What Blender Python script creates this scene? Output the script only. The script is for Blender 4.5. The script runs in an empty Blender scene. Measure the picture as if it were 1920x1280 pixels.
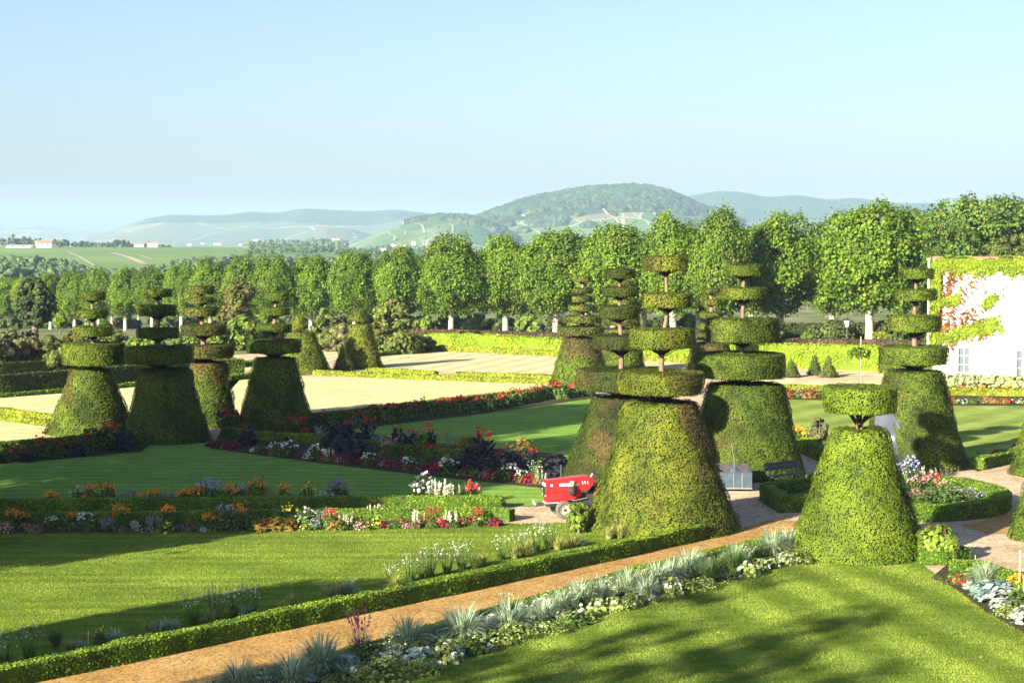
import bpy, bmesh, math, random
import numpy as np
from mathutils import Vector, Matrix
R = math.radians
random.seed(7); rng = np.random.default_rng(7)
SC = bpy.context.scene; COL = SC.collection
F, HZ, CAMH = 3400.0, 440.0, 9.0
TH = math.atan(200 / F); CT, ST = math.cos(TH), math.sin(TH)

# ------------------------------------------------------------------ helpers
def ray(px, py):
    u = (px - 960) / F; v = (640 - py) / F
    return (u, CT + v * ST, -ST + v * CT)
def G(px, py, z=0.0):
    """point of the level z that is seen at a photograph coordinate"""
    d = ray(px, py); t = (z - CAMH) / d[2]
    return Vector((d[0] * t, d[1] * t, z))
def at(px, py, D):
    d = ray(px, py); t = D / d[1]
    return Vector((d[0] * t, D, CAMH + d[2] * t))

def tag(o, label=None, cat=None, group=None, kind=None):
    if label: o['label'] = label
    if cat: o['category'] = cat
    if group: o['group'] = group
    if kind: o['kind'] = kind
    return o
def empty(name, loc, rz=0.0):
    o = bpy.data.objects.new(name, None); COL.objects.link(o)
    o.location = loc; o.rotation_euler = (0, 0, rz); o.empty_display_size = .3
    return o
def link(name, me, parent=None, loc=None):
    o = bpy.data.objects.new(name, me); COL.objects.link(o)
    if parent: o.parent = parent
    if loc is not None: o.location = loc
    return o

class MB:
    """collects faces of 3 or 4 corners and builds ONE mesh"""
    def __init__(s): s.V = []; s.Q = []; s.n = 0
    def add(s, V, Fc, mi=0, tint=None, brown=None):
        V = np.asarray(V, dtype=np.float32).reshape(-1, 3); Fc = np.asarray(Fc, dtype=np.int64)
        k = len(Fc)
        if k == 0: return
        t = rng.random(k) if tint is None else np.broadcast_to(tint, (k,))
        b = np.zeros(k) if brown is None else np.broadcast_to(brown, (k,))
        s.V.append(V); s.Q.append((Fc + s.n, mi, t, b)); s.n += len(V)
    def mesh(s, name, mats, smooth=False):
        me = bpy.data.meshes.new(name)
        V = np.concatenate(s.V); me.vertices.add(len(V)); me.vertices.foreach_set('co', V.ravel())
        loops = np.concatenate([q[0].ravel() for q in s.Q]).astype(np.int32)
        tot = np.concatenate([np.full(len(q[0]), q[0].shape[1]) for q in s.Q]).astype(np.int32)
        start = np.concatenate([[0], np.cumsum(tot)[:-1]]).astype(np.int32)
        me.loops.add(len(loops)); me.loops.foreach_set('vertex_index', loops)
        me.polygons.add(len(tot)); me.polygons.foreach_set('loop_start', start)
        try: me.polygons.foreach_set('loop_total', tot)
        except Exception: pass
        me.polygons.foreach_set('material_index', np.concatenate([np.full(len(q[0]), q[1]) for q in s.Q]).astype(np.int32))
        me.polygons.foreach_set('use_smooth', np.full(len(tot), smooth))
        for nm, i in (('tint', 2), ('brown', 3)):
            a = me.attributes.new(nm, 'FLOAT', 'FACE')
            a.data.foreach_set('value', np.concatenate([q[i] for q in s.Q]).astype(np.float32))
        me.update(calc_edges=True)
        for m in (mats if isinstance(mats, (list, tuple)) else [mats]): me.materials.append(m)
        return me
    def build(s, name, mats, parent=None, loc=None, smooth=False):
        return link(name, s.mesh(name, mats, smooth), parent, loc)

def unit(a): return a / np.maximum(np.linalg.norm(a, axis=-1, keepdims=True), 1e-9)
def rnd3(n): return unit(rng.normal(size=(n, 3)))
def leaves(mb, C, N, size, asp=.5, mi=0, tint=None, brown=None, var=.35):
    C = np.asarray(C); N = unit(np.asarray(N)); n = len(C)
    t = unit(np.cross(N, rnd3(n))); b = np.cross(N, t)
    s = (size * (1 + var * (rng.random(n) * 2 - 1)))[:, None] * .5
    V = np.stack([C - t * s, C + b * s * asp * 2, C + t * s, C - b * s * asp * 2], 1)
    mb.add(V, np.arange(4 * n).reshape(n, 4), mi, tint, brown)
def sn(P, freq, seed):
    r = np.random.default_rng(seed); o = np.zeros(len(P))
    for k in range(6):
        d = unit(r.normal(size=3)) * freq * (.6 + .9 * r.random())
        o += np.sin(P @ d * 6.283 + r.random() * 6.283)
    return o / 3.0
def sstep(x, a, b):
    t = np.clip((x - a) / (b - a), 0, 1); return t * t * (3 - 2 * t)
def tube(mb, pts, rad, seg=8, mi=0, cap=False):
    pts = [Vector(p) for p in pts]; V = []
    for i, p in enumerate(pts):
        d = (pts[min(i + 1, len(pts) - 1)] - pts[max(i - 1, 0)]).normalized()
        a = d.orthogonal().normalized() if i == 0 else (a - d * a.dot(d)).normalized()
        b = d.cross(a)
        for k in range(seg):
            w = 2 * math.pi * k / seg
            V.append(p + (a * math.cos(w) + b * math.sin(w)) * rad[i])
    Q = [(i * seg + k, i * seg + (k + 1) % seg, (i + 1) * seg + (k + 1) % seg, (i + 1) * seg + k)
         for i in range(len(pts) - 1) for k in range(seg)]
    mb.add([tuple(v) for v in V], Q, mi)
    if cap:
        for i, s in ((0, -1), (len(pts) - 1, 1)):
            ring = [tuple(V[i * seg + k]) for k in range(seg)]
            mb.add(ring + [tuple(pts[i])], [(k, (k + 1) % seg, seg) for k in range(seg)], mi)
def lathe(mb, prof, seg=40, mi=0, c=(0, 0), wob=0.0, seed=1):
    V = []
    for r, z in prof:
        for k in range(seg):
            w = 2 * math.pi * k / seg
            V.append((c[0] + r * math.cos(w), c[1] + r * math.sin(w), z))
    V = np.array(V)
    if wob:
        q = V.copy(); d = sn(q, .8, seed) * wob
        rr = np.maximum(np.hypot(V[:, 0] - c[0], V[:, 1] - c[1]), .02)
        V[:, 0] += (V[:, 0] - c[0]) / rr * d; V[:, 1] += (V[:, 1] - c[1]) / rr * d
    m = len(prof)
    Q = [(i * seg + k, i * seg + (k + 1) % seg, (i + 1) * seg + (k + 1) % seg, (i + 1) * seg + k) for i in range(m - 1) for k in range(seg)]
    mb.add(V, Q, mi, tint=.2)
def lathe_scatter(prof, n, c=(0, 0), wob=0.0, seed=1):
    P = np.array(prof, float); a, b = P[:-1], P[1:]
    L = np.linalg.norm(b - a, axis=1); A = L * (a[:, 0] + b[:, 0]) + 1e-9
    i = rng.choice(len(L), n, p=A / A.sum()); t = rng.random(n)
    ra, rb = a[i, 0], b[i, 0]
    t = np.where(np.abs(rb - ra) > 1e-4, (np.sqrt(ra**2 + t * (rb**2 - ra**2)) - ra) / np.where(np.abs(rb - ra) > 1e-4, rb - ra, 1), t)
    pr = ra + (rb - ra) * t; z = a[i, 1] + (b[i, 1] - a[i, 1]) * t
    w = rng.random(n) * 2 * math.pi
    d = (b - a)[i]; nr, nz = d[:, 1] / L[i], -d[:, 0] / L[i]
    C = np.stack([c[0] + pr * np.cos(w), c[1] + pr * np.sin(w), z], 1)
    N = np.stack([nr * np.cos(w), nr * np.sin(w), nz], 1)
    if wob:
        dd = sn(C, .8, seed) * wob
        C[:, 0] += np.cos(w) * dd; C[:, 1] += np.sin(w) * dd
    return C, N
def boxmesh(mb, c, s, mi=0, rz=0.0):
    c = np.array(c); h = np.array(s) / 2
    V = np.array([[x, y, z] for x in (-1, 1) for y in (-1, 1) for z in (-1, 1)]) * h
    if rz:
        M = np.array([[math.cos(rz), -math.sin(rz), 0], [math.sin(rz), math.cos(rz), 0], [0, 0, 1]]); V = V @ M.T
    mb.add(V + c, [(0, 1, 3, 2), (4, 6, 7, 5), (0, 4, 5, 1), (2, 3, 7, 6), (0, 2, 6, 4), (1, 5, 7, 3)], mi)
def bbox(name, c, s, mat, parent, bev=.01, rot=(0, 0, 0), seg=2):
    bm = bmesh.new(); bmesh.ops.create_cube(bm, size=1.0)
    bmesh.ops.scale(bm, vec=s, verts=bm.verts)
    if bev: bmesh.ops.bevel(bm, geom=bm.edges[:], offset=bev, segments=seg, affect='EDGES')
    me = bpy.data.meshes.new(name); bm.to_mesh(me); bm.free(); me.materials.append(mat)
    o = link(name, me, parent); o.location = c; o.rotation_euler = rot
    return o

# ------------------------------------------------------------------ materials
def newmat(name):
    m = bpy.data.materials.new(name); m.use_nodes = True
    nt = m.node_tree; nt.nodes.clear()
    out = nt.nodes.new('ShaderNodeOutputMaterial')
    return m, nt, out
def N(nt, t, **k):
    n = nt.nodes.new(t)
    for a, v in k.items(): setattr(n, a, v)
    return n
def ramp(nt, stops, fac, interp='LINEAR'):
    r = N(nt, 'ShaderNodeValToRGB'); e = r.color_ramp.elements; r.color_ramp.interpolation = interp
    while len(e) < len(stops): e.new(.5)
    for x, (p, c) in zip(e, stops): x.position = p; x.color = (*c, 1)
    nt.links.new(fac, r.inputs[0]); return r.outputs[0]
def noise(nt, scale, detail=3, rough=.55, vec=None, dist=0.0):
    n = N(nt, 'ShaderNodeTexNoise'); n.inputs['Scale'].default_value = scale
    n.inputs['Detail'].default_value = detail; n.inputs['Roughness'].default_value = rough
    n.inputs['Distortion'].default_value = dist
    if vec is None: vec = N(nt, 'ShaderNodeNewGeometry').outputs['Position']
    nt.links.new(vec, n.inputs['Vector']); return n.outputs['Fac']
def mixc(nt, fac, a, b, mode='MIX'):
    m = N(nt, 'ShaderNodeMix', data_type='RGBA', blend_type=mode)
    for s, v in ((m.inputs[0], fac), (m.inputs[6], a), (m.inputs[7], b)):
        if hasattr(v, 'links'): nt.links.new(v, s)
        else: s.default_value = v if not isinstance(v, tuple) else (*v, 1)
    return m.outputs[2]
def math_(nt, op, a, b=None, clamp=False):
    m = N(nt, 'ShaderNodeMath', operation=op); m.use_clamp = clamp
    for s, v in zip(m.inputs, (a, b)):
        if v is None: continue
        if hasattr(v, 'links'): nt.links.new(v, s)
        else: s.default_value = v
    return m.outputs[0]
def maprange(nt, v, a, b, c=0.0, d=1.0):
    m = N(nt, 'ShaderNodeMapRange'); nt.links.new(v, m.inputs[0])
    for i, x in enumerate((a, b, c, d)): m.inputs[i + 1].default_value = x
    return m.outputs[0]
def princ(nt, out, color, rough=.7, spec=.3, metal=0.0, bump=None, bstr=.3, bdist=.02):
    p = N(nt, 'ShaderNodeBsdfPrincipled')
    if hasattr(color, 'links'): nt.links.new(color, p.inputs['Base Color'])
    else: p.inputs['Base Color'].default_value = (*color, 1)
    p.inputs['Roughness'].default_value = rough; p.inputs['Specular IOR Level'].default_value = spec
    p.inputs['Metallic'].default_value = metal
    if bump is not None:
        b = N(nt, 'ShaderNodeBump'); b.inputs['Strength'].default_value = bstr; b.inputs['Distance'].default_value = bdist
        nt.links.new(bump, b.inputs['Height']); nt.links.new(b.outputs[0], p.inputs['Normal'])
    nt.links.new(p.outputs[0], out.inputs[0]); return p
def attr(nt, name):
    return N(nt, 'ShaderNodeAttribute', attribute_name=name).outputs['Fac']

def foliage(name, dark, mid, light, brown=(.11, .062, .028), trans=.25, nscale=.5, namp=.35, rough=.65, spec=.14):
    m, nt, out = newmat(name)
    c = ramp(nt, [(0, dark), (.5, mid), (1, light)], attr(nt, 'tint'))
    n = noise(nt, nscale, 3)
    c = mixc(nt, 1.0, c, ramp(nt, [(.3, (1 - namp,) * 3), (.7, (1 + namp, 1 + namp * .9, 1 - namp * .2))], n), 'MULTIPLY')
    bc = ramp(nt, [(0, tuple(x * .45 for x in brown)), (1, tuple(x * 1.6 for x in brown))], attr(nt, 'tint'))
    c = mixc(nt, attr(nt, 'brown'), c, bc)
    p = princ(nt, out, c, rough, spec)
    if trans:
        t = N(nt, 'ShaderNodeBsdfTranslucent'); nt.links.new(c, t.inputs[0])
        mx = N(nt, 'ShaderNodeMixShader'); mx.inputs[0].default_value = trans
        nt.links.new(p.outputs[0], mx.inputs[1]); nt.links.new(t.outputs[0], mx.inputs[2])
        nt.links.new(mx.outputs[0], out.inputs[0])
    return m
def plain(name, color, rough=.6, spec=.4, metal=0.0, nscale=6.0, amp=.15, bstr=0.0, bscale=40):
    m, nt, out = newmat(name)
    c = mixc(nt, 1.0, color, ramp(nt, [(.3, (1 - amp,) * 3), (.7, (1 + amp,) * 3)], noise(nt, nscale, 4)), 'MULTIPLY')
    princ(nt, out, c, rough, spec, metal, noise(nt, bscale, 3) if bstr else None, bstr)
    return m
def lawn(name, a, b, c, sdir=(1, 0), swid=1.0, samp=.12, dry=.3, spk=18.0):
    m, nt, out = newmat(name)
    pos = N(nt, 'ShaderNodeNewGeometry').outputs['Position']
    col = ramp(nt, [(.3, a), (.5, b), (.72, c)], noise(nt, .35, 5, .65))
    # fine streaks lying along the mowing direction
    mp = N(nt, 'ShaderNodeMapping'); nt.links.new(pos, mp.inputs['Vector'])
    mp.inputs['Rotation'].default_value = (0, 0, -math.atan2(sdir[1], sdir[0])); mp.inputs['Scale'].default_value = (.35, 2.2, 1)
    st = noise(nt, 2.2, 4, .6, mp.outputs[0])
    col = mixc(nt, 1.0, col, ramp(nt, [(.3, (.68, .70, .66)), (.7, (1.28, 1.25, 1.26))], st), 'MULTIPLY')
    fine = noise(nt, spk, 2, .7)
    col = mixc(nt, 1.0, col, ramp(nt, [(.28, (.62, .66, .6)), (.72, (1.35, 1.3, 1.3))], fine), 'MULTIPLY')
    dr = noise(nt, .8, 4, .7)
    col = mixc(nt, math_(nt, 'MULTIPLY', ramp(nt, [(.55, (0, 0, 0)), (.75, (1, 1, 1))], dr), dry), col, (.30, .24, .08))
    # mowing bands
    sep = N(nt, 'ShaderNodeVectorMath', operation='DOT_PRODUCT'); nt.links.new(pos, sep.inputs[0]); sep.inputs[1].default_value = (-sdir[1], sdir[0], 0)
    wv = math_(nt, 'SINE', math_(nt, 'ADD', math_(nt, 'MULTIPLY', sep.outputs['Value'], math.pi / swid), math_(nt, 'MULTIPLY', noise(nt, .3, 2), 1.2)))
    band = maprange(nt, wv, -.6, .6, 1 - samp, 1 + samp)
    col = mixc(nt, 1.0, col, band, 'MULTIPLY')
    princ(nt, out, col, .9, .0, 0, noise(nt, 30, 3, .7), .8, .05)
    return m
def gravel(name, a, b, c):
    m, nt, out = newmat(name)
    col = ramp(nt, [(.3, a), (.5, b), (.7, c)], noise(nt, .5, 5, .7))
    v = N(nt, 'ShaderNodeTexVoronoi'); v.inputs['Scale'].default_value = 22
    nt.links.new(N(nt, 'ShaderNodeNewGeometry').outputs['Position'], v.inputs['Vector'])
    col = mixc(nt, 1.0, col, ramp(nt, [(.1, (.5, .48, .45)), (.6, (1.25, 1.22, 1.2))], v.outputs['Color']), 'MULTIPLY')
    col = mixc(nt, 1.0, col, ramp(nt, [(.3, (.8, .8, .8)), (.7, (1.15, 1.15, 1.15))], noise(nt, 6, 4, .7)), 'MULTIPLY')
    col = mixc(nt, 1.0, col, ramp(nt, [(.32, (.80, .77, .74)), (.6, (1.1, 1.1, 1.1))], noise(nt, .9, 6, .75, None, 1.5)), 'MULTIPLY')
    princ(nt, out, col, .9, .15, 0, noise(nt, 40, 3, .7), .7, .03)
    return m

M = {}
M['yew'] = foliage('yew_foliage', (.022, .044, .007), (.085, .135, .016), (.165, .205, .026), nscale=.55, namp=.35)
M['yew_gold'] = foliage('yew_foliage_golden', (.03, .05, .007), (.112, .148, .016), (.21, .23, .03), nscale=.6, namp=.35)
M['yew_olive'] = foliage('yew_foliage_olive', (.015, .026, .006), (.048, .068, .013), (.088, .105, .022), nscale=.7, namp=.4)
M['yew_bright'] = foliage('yew_foliage_bright', (.05, .085, .008), (.125, .195, .016), (.20, .27, .028), nscale=.55, namp=.3)
M['yew_far'] = foliage('yew_foliage_far', (.025, .045, .012), (.085, .12, .025), (.15, .18, .04), nscale=.4, namp=.3)
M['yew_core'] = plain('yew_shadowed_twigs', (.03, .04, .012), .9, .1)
M['box'] = foliage('box_hedge_foliage', (.03, .07, .01), (.12, .215, .022), (.28, .375, .045), nscale=1.1, namp=.25)
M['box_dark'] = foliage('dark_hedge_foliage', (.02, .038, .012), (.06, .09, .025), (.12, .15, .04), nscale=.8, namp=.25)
M['lime'] = foliage('lime_hedge_foliage', (.12, .19, .012), (.22, .32, .02), (.33, .42, .04), nscale=.5, namp=.25)
M['box_lime'] = foliage('edging_hedge_foliage', (.10, .13, .01), (.24, .29, .03), (.36, .38, .06), nscale=.8, namp=.25)
M['brownhedge'] = foliage('beech_hedge_foliage', (.04, .03, .02), (.10, .07, .045), (.17, .12, .07), nscale=.6)
M['plane'] = foliage('plane_tree_leaves', (.03, .07, .01), (.115, .20, .022), (.225, .325, .045), trans=.33, nscale=.2, namp=.3, brown=(.2, .18, .05))
M['planefar'] = foliage('park_tree_leaves', (.035, .075, .015), (.10, .18, .03), (.20, .29, .06), trans=.33, nscale=.22, namp=.25)
M['darkleaf'] = foliage('dark_tree_leaves', (.015, .03, .012), (.035, .06, .022), (.085, .11, .05), trans=.15)
M['copper'] = foliage('copper_shrub_leaves', (.035, .045, .015), (.10, .115, .03), (.20, .19, .055), trans=.3)
M['shrub'] = foliage('shrub_leaves', (.035, .07, .015), (.11, .18, .03), (.21, .28, .06), trans=.3)
M['shrubgrey'] = foliage('grey_shrub_leaves', (.05, .06, .03), (.13, .14, .07), (.22, .22, .11), trans=.25)
M['shrubolive'] = foliage('olive_shrub_leaves', (.045, .06, .015), (.105, .145, .035), (.19, .235, .06), trans=.25)
M['pale'] = foliage('pale_shrub_leaves', (.16, .2, .09), (.33, .38, .2), (.5, .54, .34), trans=.25)
M['fresh'] = foliage('fresh_green_leaves', (.05, .10, .012), (.15, .24, .035), (.28, .37, .08), trans=.3, nscale=2)
M['mound'] = foliage('bedding_leaves', (.025, .055, .015), (.07, .13, .03), (.14, .21, .06), trans=.25, nscale=2)
M['lightmound'] = foliage('light_bedding_leaves', (.08, .12, .03), (.2, .27, .08), (.33, .39, .15), trans=.25, nscale=2)
M['navy'] = foliage('dark_purple_leaves', (.010, .011, .022), (.024, .026, .05), (.05, .05, .085), trans=.08, nscale=2)
M['silver'] = foliage('silver_leaves', (.2, .25, .24), (.34, .41, .40), (.5, .57, .56), trans=.2, nscale=2)
M['blueleaf'] = foliage('blue_green_leaves', (.08, .14, .16), (.18, .27, .30), (.33, .43, .46), trans=.2, nscale=2)
M['bluegrass'] = foliage('blue_green_blades', (.16, .23, .15), (.32, .42, .29), (.52, .61, .47), trans=.3, nscale=2, namp=.2)
M['goldgrass'] = foliage('golden_blades', (.16, .18, .04), (.32, .34, .09), (.5, .5, .2), trans=.3, nscale=2, namp=.2)
M['darkgrass'] = foliage('dark_green_blades', (.03, .07, .015), (.08, .15, .03), (.17, .25, .07), trans=.3, nscale=2, namp=.2)
M['coleus'] = foliage('bronze_leaves', (.08, .09, .015), (.22, .14, .04), (.36, .22, .08), trans=.25, nscale=6, namp=.5)
def petal(n, c): M[n] = foliage(n + '_petals', tuple(x * .75 for x in c), c, tuple(min(1, x * 1.15) for x in c), trans=.2, nscale=3, namp=.1, rough=.5)
petal('red', (.55, .02, .022)); petal('crimson', (.34, .008, .03)); petal('orange', (.82, .33, .025)); petal('yellow', (.82, .66, .05))
petal('white', (.66, .66, .60)); petal('pink', (.68, .27, .36)); petal('magenta', (.36, .09, .22)); petal('blue', (.34, .32, .62))
petal('lilac', (.25, .23, .29)); petal('salmon', (.7, .16, .12)); petal('purple', (.24, .13, .45)); petal('cream', (.55, .54, .40))
M['bark'] = plain('yew_bark', (.19, .12, .08), .85, .2, nscale=9, amp=.4, bstr=.6, bscale=25)
M['twig'] = plain('yew_twigs', (.035, .025, .018), .9, .1)
m, nt, out = newmat('plane_bark')
col = ramp(nt, [(.35, (.20, .17, .12)), (.5, (.38, .34, .26)), (.62, (.50, .46, .37))], noise(nt, 2.2, 4, .6))
princ(nt, out, col, .8, .2); M['planebark'] = m
M['darkbark'] = plain('dark_bark', (.12, .10, .08), .9, .2, amp=.4)
M['soil'] = plain('bed_soil', (.05, .042, .022), .95, .1, nscale=5, amp=.4, bstr=.6)
M['lawn_near'] = lawn('lawn_grass', (.11, .17, .025), (.155, .225, .034), (.205, .265, .046), (-.21, .98), .95, .14, .35)
M['lawn_left'] = lawn('left_lawn_grass', (.115, .18, .028), (.155, .225, .034), (.205, .265, .044), (1, .02), .55, .09, .3)
M['lawn_mid'] = lawn('middle_lawn_grass', (.15, .275, .052), (.185, .315, .06), (.225, .35, .07), (1, .02), .5, .08, .1)
M['lawn_right'] = lawn('right_lawn_grass', (.17, .24, .05), (.22, .295, .07), (.28, .34, .09), (.55, .83), 1.1, .13, .2)
M['lawn_pale'] = lawn('pale_lawn_grass', (.50, .46, .22), (.565, .52, .27), (.62, .57, .33), (1, .03), .8, .09, .05, 8)
M['lawn_stripe'] = lawn('striped_pale_grass', (.48, .42, .22), (.56, .49, .28), (.62, .54, .33), (.30, .95), .85, .12, .05, 8)
M['blade'] = foliage('grass_blades', (.09, .15, .015), (.165, .24, .03), (.27, .335, .06), trans=.35, nscale=.35, namp=.25)
M['gravel'] = gravel('cream_gravel', (.38, .28, .165), (.49, .38, .25), (.58, .48, .35))
M['ochre'] = gravel('ochre_gravel', (.30, .175, .052), (.38, .235, .075), (.45, .30, .12))
M['white_wall'] = plain('white_render', (.82, .81, .78), .9, .2, nscale=1.5, amp=.04)
M['stone'] = plain('grey_stone', (.36, .34, .30), .9, .2, nscale=3, amp=.25)
M['tile'] = plain('roof_tile', (.42, .20, .12), .9, .2, nscale=8, amp=.3)
M['redpaint'] = plain('red_paint', (.62, .018, .02), .32, .5, nscale=3, amp=.12)
M['whitepaint'] = plain('white_paint', (.75, .74, .70), .5, .4)
M['black'] = plain('black_rubber', (.022, .022, .022), .7, .3)
M['tyre'] = plain('dusty_tyre', (.10, .097, .085), .9, .2, amp=.3)
M['rim'] = plain('cream_rim', (.42, .37, .26), .55, .4, amp=.25)
M['darkmetal'] = plain('dark_metal', (.035, .035, .038), .5, .5)
M['greymetal'] = plain('grey_metal', (.3, .3, .3), .4, .5, .6)
M['tan'] = plain('tan_filter', (.42, .33, .2), .6, .3)
M['bluepaint'] = plain('shade_darkened_faded_blue', (.042, .065, .085), .7, .3, nscale=4, amp=.25)  # blue darkened to stand in for the tall yew's shadow on the trailer
M['planks'] = plain('weathered_planks', (.055, .05, .05), .9, .2, nscale=5, amp=.3)
M['navypaint'] = plain('dark_blue_paint', (.008, .012, .022), .75, .15)
M['marble'] = plain('white_stone', (.80, .79, .76), .7, .3, amp=.08)
M['terracotta'] = plain('terracotta', (.33, .15, .09), .9, .2)
M['wood'] = plain('pale_wood', (.55, .42, .25), .8, .2)
M['glass'] = plain('window_glass', (.12, .15, .16), .08, .6)
M['creamwall'] = plain('cream_render', (.72, .62, .5), .9, .2)
M['pinkwall'] = plain('pink_render', (.66, .5, .42), .9, .2)
SUN_E, SKY_S, SKY_DUST, SKY_OZ, EXPO = 4.8, .053, 2.1, 2.8, 2.05
HAZE, HAZE_C, HAZE_G = 1.25e-4, (.425, .605, .82), 0.0
SKY_T = (.93, .915, 1.0)
# ------------------------------------------------------------------ terrain
def ground_z(x, y):
    x = np.asarray(x, float); y = np.asarray(y, float)
    q = x / np.maximum(y, 60) * F + 960                       # bearing
    z = np.where(y > 150, -(np.minimum(y, 400) - 150) * .04, 0.0)
    crest_y = np.interp(q, [-600, 420, 560, 700, 900, 2600], [462, 463, 468, 476, 482, 482])
    zc = 9 - (crest_y - 440) / F * 1500
    up = sstep(y, 780, 1500); z = z + (zc - z) * up
    z = np.where(y > 1500, zc + (-22 - zc) * sstep(y, 1500, 2300), z)
    return z
def gz(v): return float(ground_z(v.x, v.y))
rows = np.concatenate([[-220, -120, -60, -20, 0, 20, 40, 60, 80, 100, 120, 135, 150, 165, 180, 200, 225, 250], np.geomspace(280, 9800, 70)])
rat = np.concatenate([np.linspace(-1.2, -.4, 8), np.linspace(-.36, .36, 49), np.linspace(.4, 1.2, 8)])
V = []
for y in rows:
    w = max(y, 100)
    for r in rat: V.append((r * w, y, 0))
V = np.array(V); V[:, 2] = ground_z(V[:, 0], V[:, 1]) - .03
nc = len(rat)
Q = [(i * nc + k, i * nc + k + 1, (i + 1) * nc + k + 1, (i + 1) * nc + k) for i in range(len(rows) - 1) for k in range(nc - 1)]
m, nt, out = newmat('park_ground')
pos = N(nt, 'ShaderNodeNewGeometry').outputs['Position']
sep = N(nt, 'ShaderNodeSeparateXYZ'); nt.links.new(pos, sep.inputs[0]); Y = sep.outputs['Y']
near = ramp(nt, [(.35, (.07, .10, .03)), (.5, (.13, .15, .05)), (.65, (.24, .2, .11))], noise(nt, .12, 4, .65))
vine = ramp(nt, [(.3, (.10, .17, .035)), (.7, (.155, .235, .05))], noise(nt, .01, 4, .6))
mp = N(nt, 'ShaderNodeMapping'); nt.links.new(pos, mp.inputs[0]); mp.inputs['Rotation'].default_value = (0, 0, -.35); mp.inputs['Scale'].default_value = (.02, .5, 1)
vine = mixc(nt, 1.0, vine, ramp(nt, [(.35, (.78, .78, .78)), (.65, (1.2, 1.2, 1.2))], noise(nt, .8, 3, .6, mp.outputs[0])), 'MULTIPLY')
vo = N(nt, 'ShaderNodeTexVoronoi'); vo.inputs['Scale'].default_value = .004; nt.links.new(pos, vo.inputs['Vector'])
plain_c = mixc(nt, .6, ramp(nt, [(0, (.09, .15, .04)), (.4, (.16, .2, .06)), (.7, (.3, .27, .14)), (1, (.08, .13, .04))], vo.outputs['Color']), (.13, .17, .06))
c = mixc(nt, maprange(nt, Y, 700, 830), near, vine)
c = mixc(nt, maprange(nt, Y, 1520, 1700), c, plain_c)
princ(nt, out, c, .95, .1)
mb = MB(); mb.add(V, Q); o = mb.build('ground', m, smooth=True); tag(o, kind='structure')

def sheet(name, pts, mat, z=.0, px=True, label=None):
    P = [G(*p) if px else Vector((*p, 0)) for p in pts]
    bm = bmesh.new(); vs = [bm.verts.new((p.x, p.y, z)) for p in P]
    f = bm.faces.new(vs)
    if f.normal.z < 0: f.normal_flip()
    f.normal_update()
    if f.normal.z < 0: bmesh.ops.reverse_faces(bm, faces=[f])
    bmesh.ops.triangulate(bm, faces=bm.faces[:])
    me = bpy.data.meshes.new(name); bm.to_mesh(me); bm.free(); me.materials.append(mat)
    return tag(link(name, me), kind='structure')
sheet('gravel_path', [(-42, 12), (45, 12), (45, 118), (28, 121), (-7, 147), (-26, 132), (-50, 126), (-50, 60)], M['gravel'], 0.0, False)
sheet('ochre_path', [(-700, 1330), (-300, 1352), (80, 1276), (480, 1191), (960, 1091), (1310, 1010), (1380, 992), (1440, 976), (1500, 975), (1520, 1010), (1460, 1030), (1180, 1088), (870, 1180), (540, 1262), (200, 1350), (-700, 1560)], M['ochre'], .012)
sheet('ochre_path', [(1845, 975), (1960, 940), (1960, 1000), (1850, 1000), (1800, 985)], M['ochre'], .012)
L1 = [(300, 1410), (560, 1300), (700, 1262), (880, 1205), (1100, 1143), (1300, 1098), (1510, 1052), (1560, 1045), (1690, 1048), (1730, 1060), (1785, 1100), (1850, 1148), (1925, 1190), (2300, 1400)]
L2 = [(-700, 1006), (0, 1000), (300, 997), (640, 991), (940, 983), (1085, 979), (1110, 990), (1310, 1000), (960, 1078), (480, 1178), (0, 1275), (-700, 1420)]
L3 = [(-700, 925), (-200, 892), (0, 870), (265, 840), (300, 828), (400, 834), (600, 868), (800, 892), (1010, 913), (1030, 940), (1005, 950), (940, 948), (900, 944), (330, 946), (-700, 960)]
L4 = [(560, 815), (640, 806), (880, 778), (1110, 746), (1200, 752), (1260, 830), (1110, 905), (1050, 884), (800, 850), (620, 826)]
L5 = [(430, 712), (585, 708), (680, 709), (1032, 721), (1070, 726), (880, 744), (600, 774), (430, 800), (380, 798)]
L6 = [(560, 700), (690, 680), (720, 667), (822, 659), (1045, 669), (1320, 682), (1330, 705), (1032, 704), (860, 700), (720, 694)]
sheet('near_lawn', L1, M['lawn_near'], .02)
sheet('left_lawn', L2, M['lawn_left'], .02)
sheet('middle_lawn', L3, M['lawn_mid'], .02)
sheet('small_lawn', L4, M['lawn_mid'], .02)
sheet('pale_lawn', L5, M['lawn_pale'], .02)
sheet('striped_lawn', L6, M['lawn_stripe'], .02)
sheet('pale_lawn', [(-300, 770), (-300, 742), (0, 742), (120, 735), (450, 712), (380, 790), (240, 800), (105, 784), (0, 765)], M['lawn_pale'], .02)
sheet('pale_lawn', [(-300, 780), (0, 790), (110, 803), (240, 815), (90, 826), (0, 832), (-300, 850)], M['lawn_pale'], .024)
sheet('pale_lawn', [(390, 700), (450, 674), (640, 656), (700, 660), (560, 690)], M['lawn_stripe'], .024)
sheet('right_lawn', [(1455, 748), (1560, 745), (1780, 760), (1990, 760), (1990, 835), (1822, 862), (1700, 880), (1560, 840), (1480, 815), (1430, 780)], M['lawn_right'], .02)
sheet('right_lawn', [(1330, 712), (1460, 708), (1560, 716), (1660, 712), (1760, 712), (1780, 738), (1560, 730), (1460, 728)], M['lawn_stripe'], .02)
sheet('right_lawn', [(1530, 694), (1660, 696), (1760, 703), (1660, 707), (1540, 703)], M['lawn_stripe'], .024)
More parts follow.
